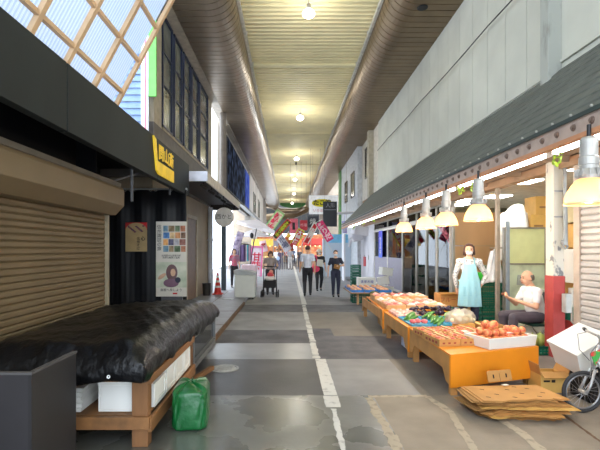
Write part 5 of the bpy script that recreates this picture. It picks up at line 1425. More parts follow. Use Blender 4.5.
# ---------------------------------------------------------------- people
skin = mat('skin', (222, 176, 146), 0.55, var=0.06, scale=8, sss=0.1)
skin_t = mat('tanned_skin', (214, 164, 132), 0.55, var=0.08, scale=8)
hair_b = mat('dark_brown_hair', (72, 44, 34), 0.5, var=0.3, scale=20)
hair_g = mat('greying_hair', (92, 84, 74), 0.6, col2=(120, 110, 96), scale=30)
mask_m = mat('white_mask', (224, 224, 228), 0.7, var=0.03)
def human(label, loc, rz, h=1.62, group=None, shirt=None, pants=None, hair=None, shoes=None, J=None, vox=0.02, sleeve='short', skirt=False, mask=False, cap=None, longhair=False, bald=False, sk=None, fingers=False, headtilt=0.0, slim=1.0, hat=None):
    s = h / 1.7
    j = dict(pel=(0, 0, .95), ch=(0, 0, 1.27), nk=(0, 0.01, 1.42), hd=(0, -0.01, 1.585), sL=(-.17, 0, 1.37), sR=(.17, 0, 1.37), eL=(-.22, .02, 1.10), eR=(.22, .02, 1.10), wL=(-.24, -.05, .87), wR=(.24, -.05, .87),
             hL=(-.09, 0, .9), hR=(.09, 0, .9), kL=(-.1, -.02, .49), kR=(.1, -.02, .49), aL=(-.1, .03, .08), aR=(.1, .03, .08), tL=(-.11, -.1, .035), tR=(.11, -.1, .035))
    if J: j.update(J)
    j = {k: Vector(v) * s for k, v in j.items()}
    sk = sk or skin
    t = thing('person', label, 'person', loc, rz, group)
    b = MB()
    hd = j['hd']; RT = Matrix.Rotation(headtilt, 3, 'X')
    f = 10 if vox < 0.012 else 8
    b.ball(hd + Vector((0, 0.01, .015)) * s, (.075 * s, .092 * s, .1 * s), 20, 14, M=RT)
    b.ball(hd + RT @ Vector((0, -.028, -.05)) * s, (.056 * s, .06 * s, .062 * s), 16, 12, M=RT)
    b.caps(hd + RT @ Vector((0, -.088, .0)) * s, hd + RT @ Vector((0, -.103, -.03)) * s, .01 * s, .015 * s)
    for q in (-1, 1): b.ball(hd + RT @ Vector((q * .077, .012, -.015)) * s, (.012 * s, .02 * s, .03 * s), 10, 8, M=RT)
    b.caps(hd + Vector((0, .02, -.05)) * s, j['nk'], .05 * s, .055 * s, f)
    b.caps(j['nk'], j['ch'], .07 * s, .11 * s, f); b.caps(j['ch'], j['pel'], .11 * s * slim, .12 * s, f)
    for q in 'LR':
        b.caps(j['nk'] - Vector((0, 0, .03)) * s, j['s' + q], .055 * s, .055 * s, f)
        b.caps(j['s' + q], j['e' + q], .05 * s, .04 * s, f); b.caps(j['e' + q], j['w' + q], .038 * s, .026 * s, f)
        b.caps(j['h' + q], j['k' + q], .082 * s, .055 * s, f); b.caps(j['k' + q], j['a' + q], .055 * s, .034 * s, f); b.caps(j['a' + q] - Vector((0, 0, .02)), j['t' + q], .035 * s, .03 * s, f)
        d = (j['w' + q] - j['e' + q]).normalized(); W_ = j['w' + q]
        if not fingers:
            b.caps(W_, W_ + d * .075 * s, .03 * s, .028 * s, f); b.caps(W_ + d * .08 * s, W_ + d * .15 * s + Vector((0, -.01, 0)), .024 * s, .014 * s, f)
            b.caps(W_ + d * .03 * s, W_ + d * .08 * s + Vector((0, -.035, 0)) * s, .013 * s, .010 * s, f)
        else:
            side = Vector((0, 0, 1)).cross(d)
            if side.length < .3: side = Vector((0, 1, 0)).cross(d)
            side.normalize(); nrm = d.cross(side).normalized()
            if 'curl' + q in (J or {}): pass
            inn = fingers.get(q, nrm)
            inn = Vector(inn).normalized(); side = inn.cross(d).normalized()
            pc = W_ + d * .045 * s
            for e in (-.02, 0, .02): b.caps(W_ + side * e * .6 * s, W_ + d * .08 * s + side * e * s, .017 * s, .014 * s, 8)
            for n_, e in enumerate((-.03, -.01, .01, .03)):
                L = (.07, .082, .078, .06)[n_] * s
                p0 = W_ + d * .085 * s + side * e * s; p1 = p0 + (d * .85 + inn * .45).normalized() * L * .45; p2 = p1 + (d * .35 + inn * .9).normalized() * L * .35; p3 = p2 + (inn - d * .2).normalized() * L * .22
                b.caps(p0, p1, .0095 * s, .0085 * s, 8); b.caps(p1, p2, .0085 * s, .008 * s, 8); b.caps(p2, p3, .008 * s, .007 * s, 8)
            th = W_ + d * .025 * s - side * .025 * s; t1 = th + (d * .6 - side * .6 + inn * .5).normalized() * .04 * s; b.caps(th, t1, .012 * s, .0105 * s, 8); b.caps(t1, t1 + (d * .6 + inn * .7).normalized() * .03 * s, .0105 * s, .008 * s, 8)
    b.build('body', sk, t, remesh=vox * (0.75 if fingers else 1), fix=False)
    # shirt
    b = MB(); e_ = .014 * s
    b.caps(j['nk'] - Vector((0, 0, .045)) * s, j['ch'], .085 * s, .135 * s * slim, f)
    b.caps(j['ch'], j['pel'] + Vector((0, 0, .03)) * s, .135 * s * slim, .14 * s * slim, f)
    b.ball(j['ch'] + Vector((0, 0, -.02)) * s, (.155 * s * slim, .115 * s, .15 * s), 16, 10)
    for q in 'LR':
        b.caps(j['nk'] - Vector((0, 0, .05)) * s, j['s' + q], .065 * s, .068 * s, f)
        if sleeve == 'short': b.caps(j['s' + q], j['s' + q].lerp(j['e' + q], .6), .060 * s, .060 * s, f)
        elif sleeve == 'long': b.caps(j['s' + q], j['e' + q], .058 * s, .047 * s, f); b.caps(j['e' + q], j['e' + q].lerp(j['w' + q], .85), .047 * s, .036 * s, f)
        elif sleeve == 'none': pass
    b.build('shirt', shirt, t, remesh=vox, fix=False)
    if pants:
        b = MB()
        b.caps(j['pel'] + Vector((0, 0, .02)) * s, (j['hL'] + j['hR']) / 2, .138 * s * slim, .13 * s, f)
        for q in 'LR':
            if skirt: b.caps(j['h' + q], j['k' + q], .115 * s, .13 * s, f)
            else: b.caps(j['h' + q], j['k' + q], .1 * s, .075 * s, f); b.caps(j['k' + q], j['a' + q] + Vector((0, 0, .02)) * s, .072 * s, .052 * s, f)
        b.build('skirt' if skirt else 'trousers', pants, t, remesh=vox, fix=False)
    if shoes:
        for q in 'LR':
            b = MB(); b.caps(j['a' + q] + Vector((0, .02, -.03)) * s, j['t' + q], .045 * s, .04 * s, f); zz = min(j['a' + q].z, j['t' + q].z)
            b.build('shoe', shoes, t, remesh=vox, fix=False)
    if hair:
        b = MB()
        if bald:
            for g in range(-7, 8):
                a = PI / 2 + g * 0.2; b.ball(hd + RT @ Vector((.074 * math.cos(a), .012 + .088 * math.sin(a), .0)) * s, (.02 * s, .02 * s, .05 * s), 8, 6, M=RT)
        else:
            b.ball(hd + RT @ Vector((0, .03, .04)) * s, (.085 * s, .092 * s, .088 * s), 18, 12, M=RT)
            if longhair:
                b.ball(hd + RT @ Vector((0, .05, -.03)) * s, (.098 * s, .075 * s, .11 * s), 16, 12, M=RT)
                for q in (-1, 1): b.caps(hd + RT @ Vector((q * .07, -.01, .06)) * s, hd + RT @ Vector((q * .09, .0, -.075)) * s, .026 * s, .02 * s)
            b.caps(hd + RT @ Vector((-.04, -.05, .095)) * s, hd + RT @ Vector((.045, -.055, .09)) * s, .022 * s, .022 * s)
        b.build('hair', hair, t, remesh=max(vox * .8, .008), fix=False)
    if hat:
        b = MB(); b.ball(hd + Vector((0, .01, .06)) * s, (.1 * s, .11 * s, .085 * s), 16, 10); b.lathe([(.09 * s, 0), (.15 * s, -.02 * s), (.15 * s, -.028 * s), (.09 * s, -.01 * s)], 20, hd + Vector((0, 0, .06)) * s, cap=False); b.build('hat', hat, t, smooth=True)
    if mask:
        b = MB(); b.ball(hd + RT @ Vector((0, -.052, -.052)) * s, (.058 * s, .058 * s, .042 * s), 16, 12, M=RT)
        for q in (-1, 1): b.tube([hd + RT @ Vector((q * .05, -.07, -.03)) * s, hd + RT @ Vector((q * .085, .0, -.005)) * s], .002 * s, 5)
        b.build('face_mask', mask_m, t, smooth=True)
    if vox < .012:
        for q in (-1, 1):
            b = MB(); b.ball(hd + RT @ Vector((q * .03, -.081, .008)) * s, (.013 * s, .006 * s, .007 * s), 10, 8); b.build('eye', mat('dark_eye', (40, 28, 26), 0.3), t, smooth=True)
            b = MB(); b.caps(hd + RT @ Vector((q * .018, -.087, .03)) * s, hd + RT @ Vector((q * .046, -.077, .03)) * s, .004 * s, .003 * s); b.build('eyebrow', hair_b, t)
        if not mask:
            b = MB(); b.caps(hd + RT @ Vector((-.018, -.088, -.065)) * s, hd + RT @ Vector((.018, -.088, -.065)) * s, .006 * s, .006 * s); b.build('lips', mat('lips', (176, 104, 92), 0.5), t)
    return t, j, s

# woman in the blue apron, facing the street
blouse = mat('patterned_blouse', (216, 216, 214), 0.7, col2=(104, 106, 116), scale=42, lo=0.54, hi=0.6)
apron_m = mat('pale_blue_apron', (146, 196, 208), 0.7, var=0.06, scale=4, bump=0.15, bscale=10)
navy_tr = mat('navy_trousers', (40, 44, 66), 0.7)
wx, wy = 3.14, 7.5
t, j, s = human('woman in a pale blue apron, white mask and patterned blouse standing in the shop front', (wx, wy, 0.08), -0.3, h=1.61, shirt=blouse, pants=navy_tr, hair=hair_b, longhair=True, shoes=spk, mask=True, sleeve='long', vox=0.011,
                J=dict(eR=(.30, .08, 1.12), wR=(.205, -.03, .95), eL=(-.24, .08, 1.10), wL=(-.2, .12, .86), sL=(-.16, 0, 1.37), sR=(.16, 0, 1.37)), fingers=dict(R=(-1, .3, 0), L=(.3, 1, 0)), slim=0.86)
b = MB()
def apf(u, v):
    z = (0.56 + (1.33 - 0.56) * v) * s
    hw = (0.205 - 0.05 * v if v < .62 else 0.174 - 0.075 * ((v - .62) / .38) ** .7) * s
    x = (u - .5) * 2 * hw
    dep = 0.150 + 0.02 * math.sin(v * PI) - 0.012 * v + (0.03 * (1 - v))
    y = -dep * s * math.sqrt(max(0.05, 1 - (x / (0.235 * s)) ** 2)) - 0.012 * math.sin(u * 20 + v) * (1 - v)
    return (x, y, z)
b.grid(28, 34, apf); b.build('apron', apron_m, t, smooth=True, fix=False, solid=0.006)
b = MB(); b.obox((0, -.175 * s, .84 * s), (.22 * s, .008, .17 * s), (-.03, 0, 0)); b.build('apron_pocket', mat('apron_pocket', (128, 180, 196), 0.7), t)
for q in (-1, 1):
    b = MB(); b.tube([(q * .08 * s, -.125 * s, 1.32 * s), (q * .085 * s, -.07 * s, 1.43 * s), (q * .075 * s, .02 * s, 1.45 * s), (q * .05 * s, .11 * s, 1.34 * s), (-q * .1 * s, .13 * s, 1.1 * s)], .013 * s, 6); b.build('apron_strap', apron_m, t, smooth=True)
b = MB(); b.tube([(.185 * s * math.sin(a), -.158 * s * math.cos(a), 1.02 * s) for a in [-PI + 2 * PI * k / 28 for k in range(28)]], .01 * s, 6, closed=True); b.build('apron_tie', apron_m, t, smooth=True)

# seated old man facing the street (turned to -x)
tee = mat('white_tee_shirt', (232, 230, 226), 0.75, bump=0.2, bscale=10)
grey_tr = mat('charcoal_trousers', (84, 76, 84), 0.75, var=0.15)
mx, my = 3.80, 6.66
t, j, s = human('balding man in a white tee shirt and charcoal trousers sitting on a folding chair', (mx, my, 0.08), -PI / 2 + 0.12, h=1.66, shirt=tee, pants=grey_tr, hair=hair_g, bald=True, shoes=spk, vox=0.011, sk=skin_t, sleeve='short', headtilt=0.08,
                J=dict(pel=(0, 0.03, .50), hL=(-.09, 0, .49), hR=(.09, 0, .49), kL=(-.13, -.45, .50), kR=(.13, -.44, .50), aL=(-.12, -.42, .08), aR=(.12, -.46, .08), tL=(-.13, -.56, .04), tR=(.13, -.6, .04),
                       ch=(0, -.03, .80), nk=(0, -.075, .965), hd=(0, -.13, 1.10), sL=(-.16, -.06, .895), sR=(.16, -.06, .895), eL=(-.24, -.15, .665), eR=(.24, -.15, .665), wL=(-.10, -.37, .775), wR=(.06, -.39, .765)),
                fingers=dict(R=(-.6, 0, .8), L=(.6, 0, .8)), slim=1.05)
b = MB(); b.ball((mx - 0.47, my + 0.03, 0.90), (0.028, 0.035, 0.028), 12, 8); tag(b.build('chestnut', mat('brown_fruit', (120, 66, 40), 0.4), smooth=True), 'small brown fruit held between the hands of the seated man', 'fruit')
ch = thing('folding_chair', 'dark green folding chair with grey metal legs under the seated man', 'chair', (3.80, 6.66, 0.08), -PI / 2 + 0.12)
b = MB(); b.obox((0, 0.03, 0.37), (0.4, 0.4, 0.03)); b.build('seat', mat('dark_green_vinyl', (24, 60, 50), 0.5), ch, bevel=0.01)
b = MB(); b.obox((0, 0.25, 0.72), (0.4, 0.025, 0.24), (-0.12, 0, 0)); b.build('backrest', mat('dark_green_vinyl2', (28, 40, 40), 0.5), ch, bevel=0.01)
for q in (-1, 1):
    b = MB(); b.tube([(q * .21, -.18, 0.012), (q * .21, .05, 0.38), (q * .21, .28, .86)], 0.011, 8); b.build('leg', hous_m, ch, smooth=True)
    b = MB(); b.tube([(q * .19, .3, 0.012), (q * .19, 0.05, .36)], 0.011, 8); b.build('leg', hous_m, ch, smooth=True)
b = MB(); b.tube([(-.21, .28, .86), (0, .3, .875), (.21, .28, .86)], 0.011, 8); b.tube([(-.19, .25, .08), (.19, .25, .08)], 0.009, 8); b.build('crossbar', hous_m, ch, smooth=True)
mel = mat('yellow_green_pumpkin', (166, 170, 84), 0.5, col2=(120, 140, 60), scale=12)
crate((3.62, 6.28, 0.082), (0.4, 0.3, 0.13), crm, 'green crate of melons beside the folding chair legs')
for i, (x, y) in enumerate(((3.53, 6.24), (3.68, 6.3))):
    b = MB(); b.ball((x, y, 0.27), (0.075, 0.075, 0.10), 16, 12); b.tube([(x, y, 0.36), (x, y, 0.39)], 0.008, 6); tag(b.build('melon', mel, smooth=True), ['yellow green melon in the crate, nearest the orange table', 'yellow green melon in the crate, nearest the red pier foot'][i], 'melon')

# pedestrians
def col(n, c): return mat(n, c, 0.75, var=0.1)
walk = dict(kL=(-.1, -.14, .50), aL=(-.1, -.12, .09), tL=(-.1, -.25, .06), kR=(.1, -.03, .48), aR=(.1, .2, .12), tR=(.1, .1, .04), eL=(-.23, .08, 1.11), wL=(-.24, .02, .87), eR=(.23, -.02, 1.1), wR=(.25, -.16, .9))
human('man in a white short-sleeved shirt and black trousers walking away down the middle', (0.63, 14.6, 0.0), PI, h=1.71, shirt=col('pale_blue_white_shirt', (206, 212, 226)), pants=col('black_trousers', (34, 34, 40)), hair=hair_b, shoes=spk, vox=0.016, J=walk, sk=skin_t)
t, j, s = human('woman in a black top and sun hat carrying a pink bag, walking toward the viewer', (1.14, 16.3, 0.0), 0.1, h=1.58, shirt=col('black_top', (36, 34, 38)), pants=col('black_trousers', (34, 34, 40)), hair=hair_b, longhair=True, shoes=spk, vox=0.018, J=walk, mask=True, hat=col('cream_hat', (222, 210, 190)), sleeve='short')
bg_ = thing('shoulder_bag', 'bright pink shoulder bag carried by the woman in the sun hat', 'bag', (1.0, 16.1, 0.75)); b = MB(); b.ball((0.98, 16.05, 0.86), (0.17, 0.08, 0.13), 14, 10); b.build('pouch', col('bright_pink', (230, 70, 110)), bg_, True, smooth=True)
b = MB(); b.tube([(0.9, 16.1, 0.95), (0.95, 16.12, 1.2), (1.0, 16.2, 1.38)], 0.02, 6); b.tube([(1.06, 16.1, 0.95), (1.05, 16.12, 1.2), (1.02, 16.2, 1.38)], 0.02, 6); b.build('strap', col('bright_pink', (230, 70, 110)), bg_, True)
b = MB(); b.obox((1.15, 16.02, 1.08), (0.22, 0.1, 0.26), (0, 0.1, 0)); tag(b.build('tote_bag', paper, bevel=0.02), 'white tote held in front by the woman in the sun hat', 'bag')
human('man in a dark navy shirt and white mask walking toward the viewer holding a paper', (1.55, 14.3, 0.0), 0.0, h=1.56, shirt=col('dark_navy_shirt', (32, 36, 52)), pants=col('dark_navy_trousers', (34, 38, 60)), hair=hair_b, shoes=spk, vox=0.016, mask=True, J=dict(walk, aR=(.1, .05, .09), kR=(.1, -.03, .48), tR=(.1, -.08, .04), eL=(-.26, .03, 1.08), wL=(-.28, -.08, .84), eR=(.29, -.02, 1.15), wR=(.08, -.24, 1.14)))
b = MB(); b.obox((1.57, 14.06, 1.02), (0.2, 0.02, 0.15), (0.4, 0.2, 0)); tag(b.build('folded_paper', card_in), 'brown folded paper in the hand of the man in navy', 'paper')
# woman with pushchair
human('dark-haired woman in a grey brown top leaning over the pushchair', (-0.66, 15.1, 0.0), 0.1, h=1.58, shirt=col('grey_brown_top', (150, 138, 134)), pants=col('dark_skirt', (52, 48, 56)), hair=hair_b, longhair=True, shoes=spk, vox=0.016, headtilt=0.45,
      J=dict(ch=(0, -.05, 1.26), nk=(0, -.1, 1.40), hd=(0, -.17, 1.52), sL=(-.17, -.07, 1.34), sR=(.17, -.07, 1.34), eL=(-.27, -.12, 1.1), eR=(.27, -.12, 1.1), wL=(-.2, -.36, 1.04), wR=(.2, -.36, 1.04)))
pc = thing('pushchair', 'black pushchair with white blanket pushed along the street', 'pushchair', (-0.64, 14.45, 0))
dk_f = col('pushchair_black', (30, 30, 34))
b = MB()
def seatf(u, v): 
    a = PI * u; return (0.2 * math.cos(a) , 0.02 + 0.16 * math.sin(a) * 1.0 + 0.0, 0.32 + 0.24 * v)
b.grid(16, 6, seatf); b.obox((0, 0.02, 0.33), (0.38, 0.34, 0.04)); b.obox((0, -0.15, 0.45), (0.38, 0.03, 0.2), (0.2, 0, 0)); b.build('seat_shell', dk_f, pc, smooth=False, fix=False, solid=0.01)
b = MB(); b.ball((0, -0.02, 0.62), (0.19, 0.16, 0.09), 14, 8); b.build('blanket', col('white_blanket', (226, 222, 220)), pc, smooth=True)
b = MB()
for q in (-1, 1): b.tube([(q * .22, -.25, .12), (q * .22, .1, .55), (q * .22, .28, 1.0)], .014, 8); b.tube([(q * .22, .25, .12), (q * .22, .0, .5)], .014, 8)
b.tube([(-.22, .28, 1.0), (.22, .28, 1.0)], .018, 8); b.tube([(-.25, -.25, .12), (.25, -.25, .12)], .012, 6); b.tube([(-.25, .25, .12), (.25, .25, .12)], .012, 6); b.build('frame', dk_f, pc, smooth=True)
for q in (-1, 1):
    for y in (-.25, .25):
        for o_ in (-.03, .03):
            b = MB(); b.tube([(q * .25 + o_, y + .088 * math.cos(a), .11 + .088 * math.sin(a)) for a in [2 * PI * k / 16 for k in range(16)]], .02, 6, closed=True); b.lathe([(0, -.01), (.075, -.01), (.075, .01), (0, .01)], 12, (q * .25 + o_, y, .11), M=Matrix.Rotation(PI / 2, 3, 'Y'), cap=False); b.build('wheel', dk_f, pc, smooth=True)
b = MB(); b.ball((0, -0.02, 0.78), (0.075, 0.075, 0.085), 12, 8); b.ball((0, 0.02, 0.66), (0.11, 0.1, 0.1), 12, 8); o = tag(b.build('person', [mat('child_skin', (206, 130, 110), 0.6)], smooth=True, origin=(-0.0, 0, 0)), 'small child wrapped in red lying in the black pushchair', 'person'); o.location = (-0.60, 14.45, 0.04)
b = MB(); b.ball((-0.03, -0.1, 0.70), (0.1, 0.04, 0.08), 10, 8); b.build('shirt', col('red_child_shirt', (206, 70, 80)), o, smooth=True)
# distant walkers
far_people = [(-0.95, 33, PI, 1.62, (232, 230, 232), (60, 60, 80), 'distant woman in white beside a woman in plum, walking away'),
              (-0.62, 32.5, PI, 1.60, (84, 66, 88), (90, 84, 100), 'distant woman in plum with a pale blue bag, walking away'),
              (0.08, 32.8, PI, 1.70, (160, 156, 160), (196, 190, 186), 'distant man in grey with pale trousers on the white street line'),
              (-1.5, 38, 0, 1.6, (214, 190, 160), (70, 70, 76), 'distant figure in a cream top by the far left stalls'),
              (0.9, 37, 0.2, 1.62, (60, 58, 64), (50, 50, 60), 'distant figure in black by the warm lit stall'),
              (-2.0, 42, 0, 1.6, (170, 180, 200), (60, 60, 70), 'distant figure in pale blue near the far stalls'),
              (-0.3, 45, PI, 1.6, (190, 90, 90), (60, 60, 70), 'distant figure in a dull red top in the crowd'),
              (0.5, 46, PI, 1.68, (70, 80, 110), (50, 50, 60), 'distant figure in a slate blue top in the crowd')]
for (x, y, r_, h_, sc__, pc_, l) in far_people:
    human(l, (x, y, 0), r_, h=h_, shirt=col('top_%d_%d_%d' % sc__, sc__), pants=col('trousers_%d_%d_%d' % pc_, pc_), hair=hair_b, shoes=spk, vox=0.03, J=walk)
b = MB(); b.ball((-0.82, 32.3, 0.9), (0.13, 0.08, 0.16), 10, 8); tag(b.build('handbag', col('pale_blue_bag', (170, 190, 220)), smooth=True), 'pale blue handbag carried by the distant woman in plum', 'bag')
# person partly behind the pole on the left
human('person in a patterned pink and grey top behind the dark pole', (-2.28, 17.9, 0), 0.3, h=1.6, shirt=mat('pink_pattern_top', (150, 130, 150), 0.7, col2=(206, 90, 120), scale=6), pants=col('black_trousers', (34, 34, 40)), hair=hair_b, longhair=True, shoes=spk, vox=0.02)

# ---------------------------------------------------------------- middle left street things
dpole = MB(); dpole.box(-2.62, -2.45, 16.6, 16.8, 0, 2.9)
tag(dpole.build('street_post', mat('slate_green_post', (62, 78, 88), 0.5), bevel=0.01), 'dark slate square post below the round grey sign', 'post')
cn = thing('traffic_cone', 'orange red traffic cone with white bands by the dark post', 'cone', (-2.42, 14.6, 0.07))
orr = mat('cone_red', (222, 56, 44), 0.5); whb = mat('cone_white', (235, 235, 235), 0.5)
b = MB(); b.box(-.17, .17, -.17, .17, 0, .03); b.lathe([(.13, .03), (.02, .72), (0, .72)], 20, cap=False); b.build('body', orr, cn)
for z in (.22, .4, .56):
    r0 = .13 - .11 * (z - .03) / .69; r1 = .13 - .11 * (z + .07 - .03) / .69
    b = MB(); b.lathe([(r0 + .002, z), (r1 + .002, z + .07)], 20, cap=False); b.build('white_band', whb, cn)
b = MB(); b.lathe([(0, 0), (.12, 0), (.14, .38), (.145, .38), (.145, .4), (0, .4)], 20, (-2.72, 14.2, 0.07), cap=False); tag(b.build('waste_bin', spk), 'black round bin on the step beside the beige wall', 'bin')
fz = thing('ice_cream_freezer', 'pale grey chest freezer with curved lid at the street edge', 'freezer', (-1.4, 13.95, 0))
b = MB(); b.box(-1.73, -1.08, 13.6, 14.3, 0.06, 0.78); b.build('body', mat('pale_grey_enamel', (206, 210, 204), 0.4, var=0.02), fz, True, bevel=0.03)
b = MB(); b.prism([(-1.75, .78), (-1.06, .78), (-1.06, .84), (-1.2, .89), (-1.6, .93), (-1.75, .93)], 13.58, 14.32); b.build('lid', mat('grey_lid', (170, 174, 176), 0.35), fz, True, bevel=0.01)
for x in (-1.68, -1.15):
    for y in (13.68, 14.2): b = MB(); b.tube([(x - .02, y, .035), (x + .02, y, .035)], .033, 10); b.build('castor', spk, fz, True)
b = MB(); b.obox((-1.95, 13.2, 0.03), (0.5, 0.3, 0.05), (0, 0, .3)); b.obox((-1.85, 13.1, 0.07), (0.3, 0.25, 0.04), (0, 0, -.2)); tag(b.build('parasol_base', mat('pale_base', (190, 194, 200), 0.5), bevel=0.01), 'pale flat weights on the ground beside the chest freezer', 'weight')
# market parasol
um = thing('market_parasol', 'white market parasol tilted over the left side stall', 'parasol', (-1.62, 19.2, 0))
b = MB()
R_ = Euler((0.0, 0.26, 0)).to_matrix()
cpt = Vector((-1.45, 19.2, 2.62))
n = 8; ap = cpt + R_ @ Vector((0, 0, .30)); rim = [cpt + R_ @ Vector((.92 * math.cos(2 * PI * k / n + .4), .92 * math.sin(2 * PI * k / n + .4), 0)) for k in range(n)]; rim2 = [p + R_ @ Vector((0, 0, -.13)) for p in rim]
b.add([ap] + rim + rim2, [(0, 1 + k, 1 + (k + 1) % n) for k in range(n)] + [(1 + k, 1 + n + k, 1 + n + (k + 1) % n, 1 + (k + 1) % n) for k in range(n)])
b.build('canopy', sheet('white_canvas', (238, 232, 232), clear=0.0, gloss=0.0, var=0, diff=.5), um, True, fix=False)
b = MB(); b.tube([(-1.85, 19.2, 0.05), (-1.62, 19.2, 1.6), ap], .022, 8)
for p in rim: b.tube([ap - Vector((0, 0, .3)) * 1.4, p.lerp(ap, .4)], .007, 5)
b.build('pole', spk, um, True); b = MB(); b.box(-2.05, -1.65, 19.0, 19.4, 0, .06); b.build('base', dgrey, um, True)
b = MB(); b.ball((-1.66, 19.17, 2.2), (.09, .09, .13), 12, 8); b.build('crank', spk, um, True)
um2 = MB(); c2 = Vector((-2.0, 24, 2.3)); rim = [c2 + Vector((1.1 * math.cos(2 * PI * k / 8), 1.1 * math.sin(2 * PI * k / 8), 0)) for k in range(8)]
t = thing('market_parasol', 'second white parasol standing behind the tilted one', 'parasol', (-2.0, 24, 0)); um2.add([c2 + Vector((0, 0, .4))] + rim, [(0, 1 + k, 1 + (k + 1) % 8) for k in range(8)]); um2.build('canopy', MATS['white_canvas'], t, True, fix=False, solid=.01)
b = MB(); b.tube([(-2, 24, 0), (-2, 24, 2.7)], .02, 8); b.build('pole', spk, t, True)
# garments hanging at the left stall
gar = [((90, 70, 110), 'violet'), ((230, 230, 234), 'white'), ((60, 200, 210), 'turquoise'), ((160, 140, 170), 'mauve'), ((240, 210, 220), 'pale pink'), ((110, 110, 130), 'slate'), ((200, 226, 220), 'mint')]
rail = MB(); rail.tube([(-2.3, 20.0, 1.95), (-2.3, 24.5, 1.95)], .015, 6)
for y in (20.0, 24.5): rail.tube([(-2.3, y, 0), (-2.3, y, 1.95)], .015, 6)
tag(rail.build('clothes_rail', pm), 'metal clothes rail with hanging garments at the left stall', 'rail')
for i, (c, nme) in enumerate(gar):
    y = 20.3 + i * .6; t = thing('hanging_garment', nme + ' garment hanging on the rail at the left stall', 'garment', (-2.3, y, 1.0)); b = MB()
    b.grid(12, 8, lambda u, v: (-2.55 + .5 * u + .0, y + .04 * math.sin(u * 14), 1.0 + .8 * v)); b.build('cloth', col('garment_%d' % i, c), t, True, smooth=True, fix=False, solid=.02)
    b = MB(); b.tube([(-2.5, y, 1.8), (-2.3, y, 1.88), (-2.1, y, 1.8)], .01, 5); b.tube([(-2.3, y, 1.88), (-2.3, y, 1.96)], .006, 5); b.build('hanger', spk, t, True)
nb = MB()
pkst = MB(); pkst.box(-1.95, -1.35, 17.6, 18.2, 0, .95); tag(pkst.build('stall_cabinet', col('pink_white_panel', (240, 214, 224)), bevel=.02), 'pink and white stall cabinet behind the chest freezer', 'cabinet')

# ---------------------------------------------------------------- banners, signs and stalls at the far crossing
def nobori(x, y, z, w, h, roll, m, txt, tm, label, rim_=None, lean=0.0):
    t = thing('banner_flag', label, 'banner', (x, y, z), rot=(0, roll, 0))
    b = MB(); b.grid(4, 14, lambda u, v: ((u - .5) * w, .03 * math.sin(v * 7), (v - .5) * h)); b.build('cloth', m, t, smooth=True, fix=False, solid=.01)
    if rim_:
        b = MB(); b.box(-w / 2 - .03, -w / 2 + .02, -.04, .04, -h / 2, h / 2); b.box(w / 2 - .02, w / 2 + .03, -.04, .04, -h / 2, h / 2); b.box(-w / 2, w / 2, -.04, .04, h / 2 - .03, h / 2 + .03); b.build('border', rim_, t)
    n_ = len(txt)
    if n_: text('\n'.join(txt), min(w * .85, h / n_ * .95), (0, -.045, 0), TOCAM, tm, t, world_=False, bold=.01)
    b = MB(); b.tube([(-w / 2 - .02, 0, -h / 2 - .4), (-w / 2 - .02, 0, h / 2 + .1)], .012, 6); b.tube([(-w / 2 - .02, 0, h / 2 + .05), (w / 2, 0, h / 2 + .05)], .01, 6); b.build('pole', paper, t)
    R_ = Matrix.Rotation(-roll, 3, 'Y'); q = R_ @ Vector((0, .06, -z)); d_ = R_ @ Vector((0, .06, 0))
    b = MB(); b.tube([tuple(d_), tuple(q)], .014, 6); b.build('stand_pole', hous_m, t)
nobori(-0.80, 22, 2.95, .42, 1.3, .62, col('cream_flag', (236, 220, 196)), '新鮮市', mat('hot_pink_ink', (226, 50, 84), 0.6), 'slanting cream banner with red characters and a green border on the left', col('flag_green', (150, 206, 130)))
nobori(-0.42, 25, 2.75, .27, 1.3, .72, col('dark_olive_flag', (50, 56, 30)), '大安売り市', col('flag_yellow', (200, 200, 50)), 'slanting dark banner with yellow characters and a red top', col('flag_red', (200, 50, 40)))
nobori(1.42, 17, 2.3, .30, .85, -.55, col('pink_flag', (226, 60, 120)), '祭りだ', col('flag_pale', (250, 214, 220)), 'slanting bright pink banner below the black sign')
nobori(1.12, 22, 2.4, .24, 1.1, .5, col('crimson_flag', (190, 36, 44)), '氷菓子', paper, 'slanting crimson banner with white strip left of the pink one', paper)
nobori(.55, 28, 2.35, .42, 1.1, .5, col('red_flag', (206, 44, 48)), '大特価', paper, 'broad red and yellow banner above the white-shirted man', col('flag_yellow', (226, 206, 50)))
nobori(-.35, 28, 2.0, .5, 1.2, -.6, col('grey_pattern_flag', (186, 180, 186)), '市場', col('flag_slate', (90, 90, 110)), 'slanting pale grey banner in the middle of the far stalls')
nobori(-.25, 30, 2.2, .3, 1.1, .6, col('ochre_flag', (220, 176, 70)), '名物', red_ink, 'slanting ochre banner left of the broad red one')
nobori(-1.35, 23, 1.75, .35, .6, -.2, col('pale_pink_flag', (250, 214, 220)), '苺', red_ink, 'small pale pink banner with a red mark by the parasol')
nobori(-1.55, 20.5, 1.0, .5, 1.4, .05, col('pink_edge_flag', (244, 236, 244)), '甘味', mat('hot_pink_ink', (226, 50, 84), 0.6), 'white and pink low banner beside the pushchair', col('pink_trim', (244, 120, 180)))
nobori(-2.3, 19.0, 1.75, .3, 1.25, .3, mat('violet_pattern', (110, 96, 130), 0.7, col2=(200, 190, 214), scale=6), '', None, 'violet patterned flag beside the tilted parasol')
